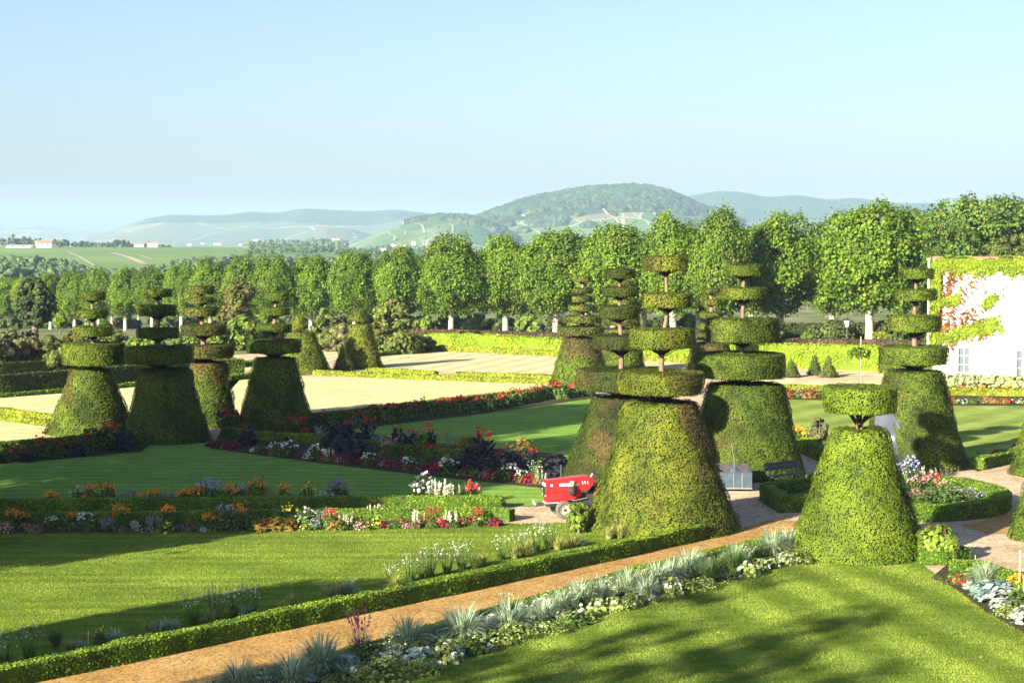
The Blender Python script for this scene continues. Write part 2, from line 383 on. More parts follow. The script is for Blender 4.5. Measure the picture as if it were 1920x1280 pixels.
for pts in ([(300, 1345), (640, 1245), (870, 1176), (1190, 1082), (1480, 1012), (1525, 1040), (1510, 1056), (1300, 1101), (1100, 1146), (880, 1208), (700, 1266), (560, 1304), (330, 1400)],
            [(-300, 952), (0, 945), (945, 938), (950, 946), (0, 957)], [(-300, 980), (0, 976), (935, 968), (940, 985), (640, 993), (0, 1002), (-300, 1006)],
            [(395, 842), (420, 800), (600, 806), (640, 806), (800, 830), (1050, 852), (1110, 900), (1010, 915), (800, 893), (600, 869)],
            [(570, 818), (560, 790), (700, 775), (880, 752), (1040, 735), (1110, 733), (1112, 747), (880, 780), (640, 808)],
            [(-300, 910), (-300, 850), (0, 836), (240, 815), (300, 820), (265, 848), (0, 872)],
            [(1745, 1085), (1775, 1060), (1990, 1080), (1990, 1230), (1925, 1192), (1850, 1150), (1785, 1102)],
            [(1815, 868), (1990, 830), (1990, 846), (1830, 884)], [(1460, 737), (1545, 742), (1545, 751), (1460, 749)], [(1770, 742), (1990, 745), (1990, 761), (1775, 761)], [(1765, 728), (1990, 730), (1990, 712), (1770, 712)]):
    sheet('bed_soil', pts, M['soil'], .034)
sheet('bed_soil', [(12.5 + 3.7 * math.cos(a), 60.5 + 3.7 * math.sin(a)) for a in np.linspace(0, 6.2, 40)], M['soil'], .034, False)
# gaura strip soil behind the front hedge
sheet('bed_soil', [(-300, 1335), (0, 1245), (480, 1160), (960, 1060), (1180, 1008), (1250, 1005), (960, 1078), (480, 1180), (-300, 1350)], M['soil'], .028)

# ------------------------------------------------------------------ hills
def hill(prof, D, depth, base, seed, mat, rough=1.0, px0=None, px1=None, front=1.0):
    px = np.array([p[0] for p in prof], float); pyy = np.array([p[1] for p in prof], float)
    xs = np.linspace(px[0], px[-1], 260); k = np.interp(xs, px, pyy)
    ker = np.ones(9) / 9; k = np.convolve(np.pad(k, 4, 'edge'), ker, 'valid')
    X = (xs - 960) / F * D; H = CAMH + (440 - k) / F * D - base
    vs = np.linspace(-1, 1, 70); V = []
    for v in vs:
        s = np.cos(v * math.pi / 2) ** 1.25
        y = D + v * depth * (front if v < 0 else 1)
        xx = X * (y / D) if v < 0 else X
        V.append(np.stack([xx, np.full_like(xx, y), base - 2 + H * s], 1))
    V = np.concatenate(V); n = sn(V * np.array([1, 1, 0]), 1 / 900, seed) * 8 + sn(V * np.array([1, 1, 0]), 1 / 260, seed + 1) * 2.5
    rel = np.clip((V[:, 2] - base) / max(H.max(), 1), 0, 1)
    fade = np.tile(1 - sstep(np.abs(np.linspace(-1, 1, len(xs))), .9, 1), len(vs))
    dist_c = np.abs(np.repeat(vs, len(xs)))
    V[:, 2] += n * rough * rel * sstep(dist_c, 0, .25)
    m_ = len(xs)
    Qd = [(i * m_ + j, i * m_ + j + 1, (i + 1) * m_ + j + 1, (i + 1) * m_ + j) for i in range(len(vs) - 1) for j in range(m_ - 1)]
    mb = MB(); mb.add(V, Qd, brown=0)
    o = mb.build('hill', mat, smooth=True); tag(o, kind='structure')
    return V.reshape(len(vs), m_, 3), vs
def hillmat(name, plot, forest_lo, a, b, c, forest=(.045, .075, .035), fs=.004, fthr=.5, ew=1.0):
    m, nt, out = newmat(name)
    pos = N(nt, 'ShaderNodeNewGeometry').outputs['Position']
    warp = N(nt, 'ShaderNodeVectorMath', operation='ADD')
    nz = N(nt, 'ShaderNodeTexNoise'); nz.inputs['Scale'].default_value = .004; nt.links.new(pos, nz.inputs['Vector'])
    sc = N(nt, 'ShaderNodeVectorMath', operation='SCALE'); sc.inputs['Scale'].default_value = 90; nt.links.new(nz.outputs['Color'], sc.inputs[0])
    nt.links.new(pos, warp.inputs[0]); nt.links.new(sc.outputs[0], warp.inputs[1])
    mp = N(nt, 'ShaderNodeMapping'); mp.inputs['Scale'].default_value = (1, .45, 1.6); nt.links.new(warp.outputs[0], mp.inputs[0])
    v1 = N(nt, 'ShaderNodeTexVoronoi'); v1.inputs['Scale'].default_value = plot; nt.links.new(mp.outputs[0], v1.inputs['Vector'])
    v2 = N(nt, 'ShaderNodeTexVoronoi', feature='DISTANCE_TO_EDGE'); v2.inputs['Scale'].default_value = plot; nt.links.new(mp.outputs[0], v2.inputs['Vector'])
    col = ramp(nt, [(0, a), (.35, b), (.6, a), (.85, c), (1, b)], v1.outputs['Color'])
    col = mixc(nt, 1.0, col, ramp(nt, [(.35, (.85, .85, .85)), (.65, (1.12, 1.12, 1.12))], noise(nt, .02, 4)), 'MULTIPLY')
    edge = ramp(nt, [(0, (1, 1, 1)), (.022 * ew, (1, 1, 1)), (.034 * ew, (0, 0, 0))], v2.outputs['Distance'])
    thin = ramp(nt, [(.36, (.1, .1, .1)), (.5, (1, 1, 1))], noise(nt, .003, 2))
    col = mixc(nt, math_(nt, 'MULTIPLY', edge, thin), col, (.36, .33, .25))
    sep = N(nt, 'ShaderNodeSeparateXYZ'); nt.links.new(pos, sep.inputs[0])
    hz_ = maprange(nt, sep.outputs['Z'], forest_lo[0], forest_lo[1], -.35, .6)
    f = math_(nt, 'ADD', noise(nt, fs, 3, .5), hz_)
    fm = ramp(nt, [(fthr, (0, 0, 0)), (fthr + .02, (1, 1, 1))], f)
    fc = mixc(nt, 1.0, forest, ramp(nt, [(.3, (.6, .6, .6)), (.7, (1.5, 1.5, 1.4))], noise(nt, .05, 4, .7)), 'MULTIPLY')
    col = mixc(nt, fm, col, fc)
    princ(nt, out, col, .95, .05)
    return m
HM = hillmat('near_hill_land', .011, (20, 70), (.055, .115, .04), (.125, .185, .065), (.25, .20, .115), ew=.5, forest=(.03, .055, .025))
HF = hillmat('far_range_land', .004, (25, 90), (.085, .13, .06), (.12, .15, .075), (.2, .17, .11), fthr=.42, ew=.35)
MAIN, MV = hill([(560, 474), (620, 466), (690, 448), (760, 434), (830, 421), (880, 413), (920, 400), (960, 384), (1010, 371), (1060, 362), (1110, 355), (1160, 353), (1195, 352), (1235, 358), (1270, 370), (1310, 388), (1350, 402), (1400, 420), (1480, 440), (1600, 462)], 3500, 900, -22, 11, HM, .6, front=.9)
SUB, SV = hill([(600, 474), (660, 456), (700, 438), (740, 424), (780, 412), (820, 406), (855, 405), (890, 410), (930, 424), (980, 450), (1030, 470)], 2950, 420, -22, 15, HM, .4, front=.8)
hill([(80, 462), (180, 440), (230, 424), (270, 410), (320, 402), (370, 404), (430, 403), (470, 397), (520, 402), (560, 394), (610, 393), (660, 395), (700, 396), (745, 392), (800, 399), (860, 404), (930, 412), (1020, 430), (1120, 455)], 6200, 1500, -22, 21, HF, 2.2)
hill([(1000, 460), (1120, 420), (1200, 386), (1265, 372), (1300, 369), (1350, 363), (1400, 365), (1440, 370), (1490, 366), (1530, 372), (1560, 374), (1600, 370), (1650, 377), (1700, 382), (1740, 381), (1800, 390), (1900, 400), (2050, 420), (2200, 455)], 5600, 1500, -22, 31, HF, 2.2)
hill([(-700, 430), (-300, 432), (-100, 430), (0, 428), (60, 427), (130, 431), (200, 430), (280, 436), (360, 440), (500, 450)], 8300, 1200, -22, 41, HF, 1.5)
hill([(430, 470), (500, 452), (560, 436), (610, 424), (650, 426), (700, 440), (780, 462)], 4700, 700, -22, 45, HF, .4)

# ------------------------------------------------------------------ far woods (read as masses)
ico = bmesh.new(); bmesh.ops.create_icosphere(ico, subdivisions=1, radius=1.0)
IV = np.array([v.co[:] for v in ico.verts]); IF = np.array([[v.index for v in f.verts] for f in ico.faces]); ico.free()
def blobs(mb, C, S, mi=0, jit=.22):
    n = len(C)
    V = IV[None] * (1 + jit * (rng.random((n, len(IV), 1)) * 2 - 1)) * np.asarray(S)[:, None, :] + np.asarray(C)[:, None, :]
    Fc = IF[None] + (np.arange(n) * len(IV))[:, None, None]
    mb.add(V, Fc.reshape(-1, 3), mi, np.repeat(rng.random(n), len(IF)) * .6 + .4 * rng.random(n * len(IF)))
M['wood'+'s'] = foliage('far_wood_leaves', (.022, .042, .02), (.05, .085, .035), (.09, .13, .05), trans=0, nscale=.03)
M['hillwood'] = foliage('hill_wood_leaves', (.015, .032, .018), (.03, .056, .026), (.055, .088, .038), trans=0, nscale=.01)
def wood(name, pts, th, cl, sz, mat):
    """pts: crown tops as (bearing px, top py, distance); each tree a cluster of leaf clumps"""
    mb = MB()
    for (px, py, D) in pts:
        p = at(px, py, D); g = float(ground_z(p.x, D)); h = max(p.z - g, th)
        k = cl; a = rnd3(k); w = h * .42 * sz
        C = np.array([p.x, D, g + h * .56]) + a * np.array([w, w, h * .38]) * (.55 + .45 * rng.random((k, 1)))
        blobs(mb, C, (h * .16 * (.7 + .6 * rng.random((k, 1)))) * np.array([[1.1, 1.1, .9]]), jit=.3)
    o = mb.build(name, mat); return tag(o, kind='stuff')
P = []
for i in range(150):
    px = rng.uniform(-160, 172); D = rng.uniform(640, 800)
    top = np.interp(px, [-160, 0, 60, 100, 140, 172], [470, 478, 477, 484, 486, 500]) + rng.uniform(-3, 6) + (800 - D) / 160 * 16
    P.append((px, top, D))
wood('woodland', P, 4, 26, .95, M['woods'])
P = []
for i in range(170):
    px = rng.uniform(165, 1000); D = rng.uniform(780, 900)
    top = np.interp(px, [165, 230, 290, 340, 420, 480, 560, 640, 700, 1000], [506, 500, 494, 482, 472, 470, 474, 478, 484, 484]) + rng.uniform(-2, 5) + (900 - D) / 120 * 9
    P.append((px, top, D))
wood('woodland', P, 3, 20, .95, M['woods'])
P = []
for i in range(150):
    px = rng.uniform(470, 860); D = rng.uniform(1250, 1480)
    top = np.interp(px, [470, 520, 570, 600, 630, 660, 700, 860], [466, 462, 459, 456, 457, 464, 466, 470]) + rng.uniform(-2, 4) + (1480 - D) / 230 * 8
    P.append((px, top, D))
wood('woodland', P, 5, 14, .9, M['woods'])
P = []
for i in range(70):
    px = rng.uniform(470, 640); D = rng.uniform(2300, 2700); P.append((px, 449 + rng.uniform(-2, 3), D))
for i in range(60):
    px = rng.uniform(680, 860); D = rng.uniform(2000, 2300); P.append((px, 462 + rng.uniform(-3, 3), D))
wood('woodland', P, 10, 7, 1.2, M['woods'])
def hillwood(grid, vs, test, n, sz):
    """tree crowns standing on a hill wherever test(px, py) is wooded"""
    ny, nx, _ = grid.shape; out_ = []
    i = rng.random(n) * (ny - 1.01); j = rng.random(n) * (nx - 1.01)
    i0 = i.astype(int); j0 = j.astype(int); fi = (i - i0)[:, None]; fj = (j - j0)[:, None]
    Pp = (grid[i0, j0] * (1 - fi) + grid[i0 + 1, j0] * fi) * (1 - fj) + (grid[i0, j0 + 1] * (1 - fi) + grid[i0 + 1, j0 + 1] * fi) * fj
    px = Pp[:, 0] / Pp[:, 1] * F + 960; py = 440 - (Pp[:, 2] - CAMH) / Pp[:, 1] * F
    keep = test(px, py, vs[i0]); Pp = Pp[keep]
    mb = MB(); s = sz * (.7 + .7 * rng.random((len(Pp), 1)))
    blobs(mb, Pp + np.array([0, 0, 1.5]), s * np.array([[1, 1, .75]]), jit=.25)
    return tag(mb.build('woodland', M['hillwood']), kind='stuff')
def test_main(px, py, v):
    low = np.interp(px, [880, 910, 960, 1010, 1050, 1090, 1130, 1160, 1190, 1230, 1270, 1320, 1380, 1500], [410, 407, 402, 397, 394, 391, 390, 396, 396, 393, 398, 406, 416, 440])
    up = (py < low + 2.2 * np.sin(px * .12) + rng.normal(0, .8, len(px))) & ~((np.abs(px - 1190) < 12) & (np.abs(py - 374) < 1.6))
    belt = (np.abs(px - 1025) < 33 + rng.normal(0, 3, len(px))) & (np.abs(py - 418 + (px - 1025) * .02) < 7)
    belt2 = (px > 845) & (px < 960) & (py > 414) & (py < 436) & (py < 440 - (px - 845) * .12)
    copse = np.zeros(len(px), bool)
    for (cx_, cy_, rx_, ry_) in ((955, 420, 9, 2.5), (1100, 425, 12, 2), (1240, 425, 10, 3), (1290, 420, 22, 5), (1085, 405, 5, 1.5), (985, 434, 12, 2), (1150, 405, 4, 1.2), (1330, 428, 14, 6)): copse |= ((px - cx_) / rx_) ** 2 + ((py - cy_) / ry_) ** 2 < 1
    return (up | belt | belt2 | copse) & (v < .12)
hillwood(MAIN, MV, test_main, 26000, 8.0)
hillwood(SUB, SV, lambda px, py, v: (py < np.interp(px, [740, 780, 810, 850, 900, 960], [422, 417, 413, 416, 425, 448])) & (v < .3), 6000, 6.5)

# ------------------------------------------------------------------ tracks on the hill and field
def track(grid_or_none, pts, w, D=None, lift=1.2):
    """a pale farm track laid on the slope"""
    P3 = []
    for (px, py) in pts:
        if grid_or_none is None:
            lo, hi = 780.0, 1500.0
            ys = np.linspace(lo, hi, 400); zz = ground_z((px - 960) / F * ys, ys); pp = 440 - (zz - CAMH) / ys * F
            y = ys[int(np.argmin(np.abs(pp - py)))]; P3.append(Vector(((px - 960) / F * y, y, float(ground_z((px - 960) / F * y, y)))))
        else:
            g = grid_or_none[: grid_or_none.shape[0] // 2 + 1].reshape(-1, 3)
            a = g[:, 0] / g[:, 1] * F + 960; b = 440 - (g[:, 2] - CAMH) / g[:, 1] * F
            k = int(np.argmin((a - px) ** 2 + ((b - py) * 2) ** 2)); P3.append(Vector(g[k]))
    V = []
    for i, p in enumerate(P3):
        d = (P3[min(i + 1, len(P3) - 1)] - P3[max(i - 1, 0)]); s = Vector((-d.y, d.x, 0))
        if s.length < 1e-3: s = Vector((1, 0, 0))
        s.normalize(); V += [tuple(p + s * w / 2 + Vector((0, 0, lift))), tuple(p - s * w / 2 + Vector((0, 0, lift)))]
    mb = MB(); mb.add(V, [(2 * i, 2 * i + 1, 2 * i + 3, 2 * i + 2) for i in range(len(P3) - 1)])
    return tag(mb.build('farm_track', M['track']), kind='structure')
M['track'] = plain('pale_track', (.36, .30, .22), .95, .05, nscale=.05, amp=.1)
def dens(pts, n=12):
    t = np.linspace(0, len(pts) - 1, n); x = np.interp(t, range(len(pts)), [p[0] for p in pts]); y = np.interp(t, range(len(pts)), [p[1] for p in pts])
    return list(zip(x, y))
track(None, dens([(211, 475), (240, 482), (273, 496)]), 4, lift=.4)
track(None, dens([(236, 475), (262, 479), (285, 487)]), 1.6, lift=.4)
track(None, dens([(128, 473), (150, 482), (178, 499)]), 1.8, lift=.4)
for pts, w in (([(1123, 391), (1140, 400), (1160, 418), (1170, 428)], 7), ([(1183, 400), (1205, 412), (1228, 430)], 7), ([(1218, 398), (1245, 412)], 5), ([(1080, 414), (1110, 418), (1140, 419)], 4), ([(1125, 410), (1127, 420)], 4), ([(1045, 410), (1060, 402)], 8),
               ([(970, 410), (1000, 396)], 12), ([(1165, 412), (1170, 424)], 14), ([(930, 424), (960, 420)], 4), ([(900, 440), (960, 432), (1020, 428)], 4), ([(980, 445), (1080, 440)], 4)):
    track(MAIN, dens(pts, 10), w * .6)
for pts, w in (([(778, 419), (792, 424), (796, 438)], 6), ([(797, 421), (848, 420), (850, 445)], 4), ([(725, 435), (740, 444), (740, 452)], 5), ([(740, 452), (796, 440), (845, 434)], 4), ([(695, 447), (740, 455)], 4), ([(760, 434), (760, 442)], 3), ([(726, 436), (768, 424)], 3)):
    track(SUB, dens(pts, 10), w * .6)
# ------------------------------------------------------------------ clipped yews
YM = {}
def put_topiary(name, label, px, by, hwb, ctop, hwt, discs, cap=None, mat='yew', brown=None, cxt=None, nbr=1.0, leafsz=None, dens_=1.0, group='clipped yew topiaries', seed=1, trunkw=5.5):
    g = G(px, by); D = g.y
    S = D / F
    zt = at(px, ctop, D).z; rb = hwb * S; rt = hwt * S
    dx = ((cxt or px) - px) * S
    root = empty(name, g); tag(root, label, 'topiary', group)
    ls = leafsz or max(.042, D * .00068); den = dens_ * 1.15 / (ls * ls * .55)
    def skin(nm, prof, c, wob, brn=None):
        mb = MB()
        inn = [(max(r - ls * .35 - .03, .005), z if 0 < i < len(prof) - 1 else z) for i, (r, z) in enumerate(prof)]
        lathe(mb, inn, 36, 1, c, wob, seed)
        P = np.array(prof); A = math.pi * np.sum(np.hypot(*(P[1:] - P[:-1]).T) * (P[1:, 0] + P[:-1, 0]))
        n = int(min(A * den, 60000))
        C, Nn = lathe_scatter(prof, n, c, wob, seed)
        W = C + np.array(g)
        lump = sn(W, 1.6, seed + 5) * (.018 if nm == 'cone' else .008)
        pit = sstep(sn(C + np.array(g), 3.1, seed + 6), .45, .95) * (.05 if nm == 'cone' else .03)
        C = C + Nn * (lump - pit + rng.uniform(-.6, .22, n) * ls)[:, None]
        hh = sn(W, .45, seed + 9) + .35 * sn(W, 1.7, seed + 3)
        b = np.zeros(n)
        if brn is not None: b = np.clip(brn(W - np.array(g), Nn, hh), 0, 1); b = (rng.random(n) < b ** 1.2) * rng.uniform(.55, 1, n)
        tn = np.clip(rng.random(n) * .42 + .31 + .2 * sn(W, .6, seed + 2) + .1 * sn(W, 1.5, seed + 7) - .30 * sstep(sn(W, 2.6, seed + 4), .35, .9), 0, 1)
        leaves(mb, C, Nn * 2.1 + rnd3(n) * .8, ls, .5, 0, tn, b)
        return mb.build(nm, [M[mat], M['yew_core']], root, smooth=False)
    k = zt
    prof = [(.01, zt), (rt * .6, zt + .01), (rt * .93, zt), (rt, zt - .07)] + [(rt + (rb - rt) * (t - .03 * math.sin(t * 3.14)), zt - .07 - (zt - .07) * t) for t in (.12, .25, .4, .55, .7, .85, .95)] + [(rb * .985, 0.03)]
    if dx:
        # lean of the top towards the trunk is built by shifting the rings
        pass
    skin('cone', prof, (0, 0), .05, brown)
    tb = MB(); x0 = 0.0; zprev = zt - .3
    tw = trunkw * S
    if discs:
        ztop = at(px, discs[-1][1], D).z
        cx = [(((d[3] if len(d) > 3 else (cxt or px)) - px) * S) for d in discs]
        pts = [(cx[0], 0, zt - .4)]; rad = [tw * 1.25]
        for d, c in zip(discs, cx):
            pts.append((c, 0, at(px, d[1], D).z + .02)); rad.append(tw * (1.05 - .55 * (pts[-1][2] - zt) / max(ztop - zt, .1)))
        pts[-1] = (cx[-1], 0, pts[-1][2] + .1)
        fine = [pts[0]]; fr = [rad[0]]
        for a, b, r0, r1 in zip(pts[:-1], pts[1:], rad[:-1], rad[1:]):
            for t in (.33, .66, 1):
                fine.append(tuple(a[q] + (b[q] - a[q]) * t + (random.uniform(-.012, .012) if t < 1 and q < 2 else 0) for q in range(3))); fr.append((r0 + (r1 - r0) * t) * random.uniform(.92, 1.1))
        tube(tb, fine, fr, 9)
        for i, (d, c) in enumerate(zip(discs, cx)):
            za, zb = at(px, d[0], D).z, at(px, d[1], D).z; r = d[2] * S; h = za - zb
            ed = min(.05, h * .15)
            pr = [(.01, za + .005), (r * .6, za + .012), (r - ed * 1.2, za), (r - ed * .25, za - ed * .4), (r, za - ed), (r * 1.01, za - h * .5), (r * .99, zb + ed * .4), (r * .97, zb), (r * .7, zb + h * .12), (r * .3, zb + h * .2)]
            skin('disc', pr, (c, 0), .02, (lambda W, Nn, hh, b=brown: b(W, Nn, hh) * .55) if brown else None)
            low = (at(px, discs[i - 1][0], D).z if i else zt)
            gap = zb - low
            zj = zb - min(gap * .6, r * .32) if i else low + gap * .1 - .1
            nb = int((24 + 50 * min(1, r / 1.2)) * nbr)
            for q in range(nb):
                w = rng.uniform(0, 6.283); rr = r * math.sqrt(rng.uniform(.03, .62)); z0 = zj + (zb - zj) * rng.uniform(0, .35)
                pe = (c + rr * math.cos(w), rr * math.sin(w), zb + ed * .6)
                pm = (c + rr * .42 * math.cos(w + .2), rr * .42 * math.sin(w + .2), z0 + (zb - z0) * rng.uniform(.5, .8))
                tr = tw * (.38 if i == 0 and q < 10 else .2)
                tube(tb, [(c, 0, z0), pm, pe], [tr, tr * .7, tr * .3], 4, 1)
    if cap:
        za, zb, r = at(px, cap[0], D).z, at(px, cap[1], D).z, cap[2] * S; c = ((cap[3] if len(cap) > 3 else px) - px) * S
        tube(tb, [(c, 0, zt - .3), (c, 0, zb + .2)], [tw, tw], 8)
        e = cap[4] if len(cap) > 4 else .75
        pr = [(.01, za)] + [(r * math.sin(t * math.pi / 2) ** e, zb + (za - zb) * math.cos(t * math.pi / 2) ** (1 if e < .9 else 1.2)) for t in (.15, .3, .45, .6, .75, .9)] + [(r, zb + .06), (r * .93, zb), (.02, zb + .03)]
        skin('cap', pr, (c, 0), .02, brown)
    if tb.n: tb.build('trunk', [M['bark'], M['twig']], root, smooth=True)
    return root
right_brown = lambda W, Nn, hh: sstep(hh * .7 + (Nn[:, 0] - .3) * 1.5, .2, .75)
some_brown = lambda W, Nn, hh: sstep(hh, .75, 1.15)
little_brown = lambda W, Nn, hh: sstep(hh, .95, 1.3) * .8
top_brown = lambda t: (lambda W, Nn, hh: sstep(W[:, 2] + hh * .35, t - .25, t + .1) * .85)
put_topiary('tiered_yew', 'nearest tall yew with four clipped discs rising above the red tractor', 1240, 990, 147, 754, 70,
            [(697, 736, 79, 1239), (617, 651, 60, 1240), (550, 575, 45, 1250), (482, 507, 40.5, 1246)], mat='yew_gold', brown=lambda W, Nn, hh: np.maximum(sstep(hh * .45 + 1.25 * np.exp(-((W[:, 0] - 1.0 - (2.6 - W[:, 2]) * .24) ** 2) / .2) * (W[:, 1] < 0) * sstep(W[:, 2], .9, 2.0), .5, 1.15), sstep(hh * .5 + .9 * np.exp(-((W[:, 2] - .9) ** 2) / .25) * (W[:, 0] < .6) * (W[:, 0] > -1.2), .75, 1.2) * .55), seed=1)
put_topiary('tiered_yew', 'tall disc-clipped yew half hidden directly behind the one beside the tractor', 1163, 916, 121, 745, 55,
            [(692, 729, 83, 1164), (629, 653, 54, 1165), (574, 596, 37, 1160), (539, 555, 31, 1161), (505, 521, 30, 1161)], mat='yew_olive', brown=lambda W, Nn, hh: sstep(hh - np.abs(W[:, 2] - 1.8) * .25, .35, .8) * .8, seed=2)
put_topiary('tiered_yew', 'dark green tall tiered yew standing behind the blue trailer box', 1397, 890, 113, 720, 72,
            [(663, 706, 84, 1386), (598, 639, 67, 1390), (540, 560, 41, 1391), (497, 516, 35, 1392)], brown=lambda W, Nn, hh: right_brown(W, Nn, hh - .5) * .5, seed=3, cxt=1392)
put_topiary('short_yew', 'short wide yew with a single clipped disc at the near lawn edge', 1610, 1038, 132, 805, 55, [(725, 771, 67.5, 1609)], mat='yew_bright',
            brown=lambda W, Nn, hh: sstep(hh * .35 + 1.15 * np.exp(-(((W - np.array([.85, -1.2, 1.65])) ** 2).sum(1)) / .32), .55, 1.1) * .85, seed=4, trunkw=7, nbr=.3)
put_topiary('tiered_yew', 'tall four-disc yew standing in front of the white ivy-clad building', 1712, 874, 103, 696, 54,
            [(650, 681, 61, 1712), (592, 620, 47, 1712), (543, 562, 38, 1712), (504, 522, 31, 1714)], brown=lambda W, Nn, hh: right_brown(W, Nn, hh - .45) * .5, seed=5)
put_topiary('tiered_yew', 'leftmost tiered yew, its cone sunlit beside red dahlias', 172, 812, 86, 692, 36,
            [(644, 682, 57, 177), (612, 629, 36, 177), (581, 596, 27, 176), (547, 562, 24, 177)], brown=lambda W, Nn, hh: right_brown(W, Nn, hh - .1) * .8, seed=6)
put_topiary('tiered_yew', 'shaded dark tiered yew, wide skirt reaching the middle lawn', 312, 826, 83, 692, 48,
            [(651, 679, 63, 300), (616, 633, 38.5, 299), (573, 591, 34, 298), (542, 556, 28, 298)], brown=little_brown, seed=7)
put_topiary('tiered_yew', 'five-disc yew with brown upper cone behind the shaded wide yew', 390, 797, 58, 679, 35,
            [(647, 669, 55, 384), (609, 627, 41, 383), (578, 592, 29, 379), (559, 568, 23, 381), (537, 550, 23, 381)], brown=lambda W, Nn, hh: np.maximum(right_brown(W, Nn, hh + .1), sstep(W[:, 2] + hh * .4, 2.0, 2.6)), seed=8)
put_topiary('tiered_yew', 'shaded four-disc yew left of the pale lawn, branches showing under its lowest disc', 517, 800, 72, 671, 39,
            [(638, 660, 50, 515), (608, 622, 32, 515), (577, 590, 27, 517), (549, 563, 22, 520)], brown=little_brown, seed=9)
put_topiary('domed_yew', 'yew cone with rounded cap behind the shaded yew at the pale lawn', 567, 699, 56, 623, 23, [], cap=(592, 618, 15, 560, .6), brown=little_brown, mat='yew_gold', seed=10)
put_topiary('capped_yew', 'yew cone with pointed cap casting a long shadow across the striped lawn', 677, 690, 41, 609, 20, [], cap=(577, 602, 19.5, 672, 1.0), brown=little_brown, mat='yew_gold', seed=11)
put_topiary('pointed_yew', 'small dark pointed yew cone just left of the capped yew', 645, 695, 21, 636, 1.5, [], brown=None, mat='yew_far', seed=12)
put_topiary('tiered_yew', 'slender six-disc yew, brown cone top, end of red dahlia row', 1088, 717, 57, 634, 33,
            [(613, 627, 43, 1089), (593, 604, 36, 1092), (573, 582, 26, 1091), (556, 565, 20, 1092), (541, 549, 18, 1092), (518, 528, 17, 1092)], brown=top_brown(1.75), seed=13)
put_topiary('tiered_yew', 'brown-topped disc yew largely hidden by the tall yews near the tractor', 1163, 697, 49, 640, 37,
            [(617, 627, 40, 1166), (597, 609, 33, 1166), (580, 588, 29, 1166), (563, 573, 26, 1167), (546, 553, 20, 1167), (527, 535, 18, 1167)], brown=top_brown(1.2), seed=14)
put_topiary('tiered_yew', 'far disc yew peeking out left of the dark tall yew', 1331, 694, 45, 643, 34,
            [(624, 636, 29, 1332), (607, 617, 25, 1333), (586, 596, 21, 1333), (562, 571, 18, 1333), (541, 549, 18, 1333)], brown=top_brown(1.1), seed=15)
put_topiary('domed_yew', 'yew cone cut by the right picture edge beside pink flowers', 1948, 890, 56, 770, 22, [], cap=(720, 766, 26, 1948, .7), brown=little_brown, seed=16)
put_topiary('domed_yew', 'yew cone at right picture edge beside the gravel and stakes', 1952, 1010, 62, 880, 24, [], cap=(830, 876, 26, 1952, .7), brown=some_brown, seed=17)
for (px, by, hw, tp, lb) in ((1483, 707, 19, 671, 'clipped conical bush, darkest of three on the gravel near the lime hedge'), (1528, 703, 16, 665, 'slim conical bush standing behind the roundest of its neighbours'), (1553, 707, 19, 667, 'plump conical bush, rightmost of three before the lime hedge')):
    put_topiary('conical_bush', lb, px, by, hw, tp, 1.0, [], mat='yew_far', brown=None, group='small conical bushes', seed=int(px))

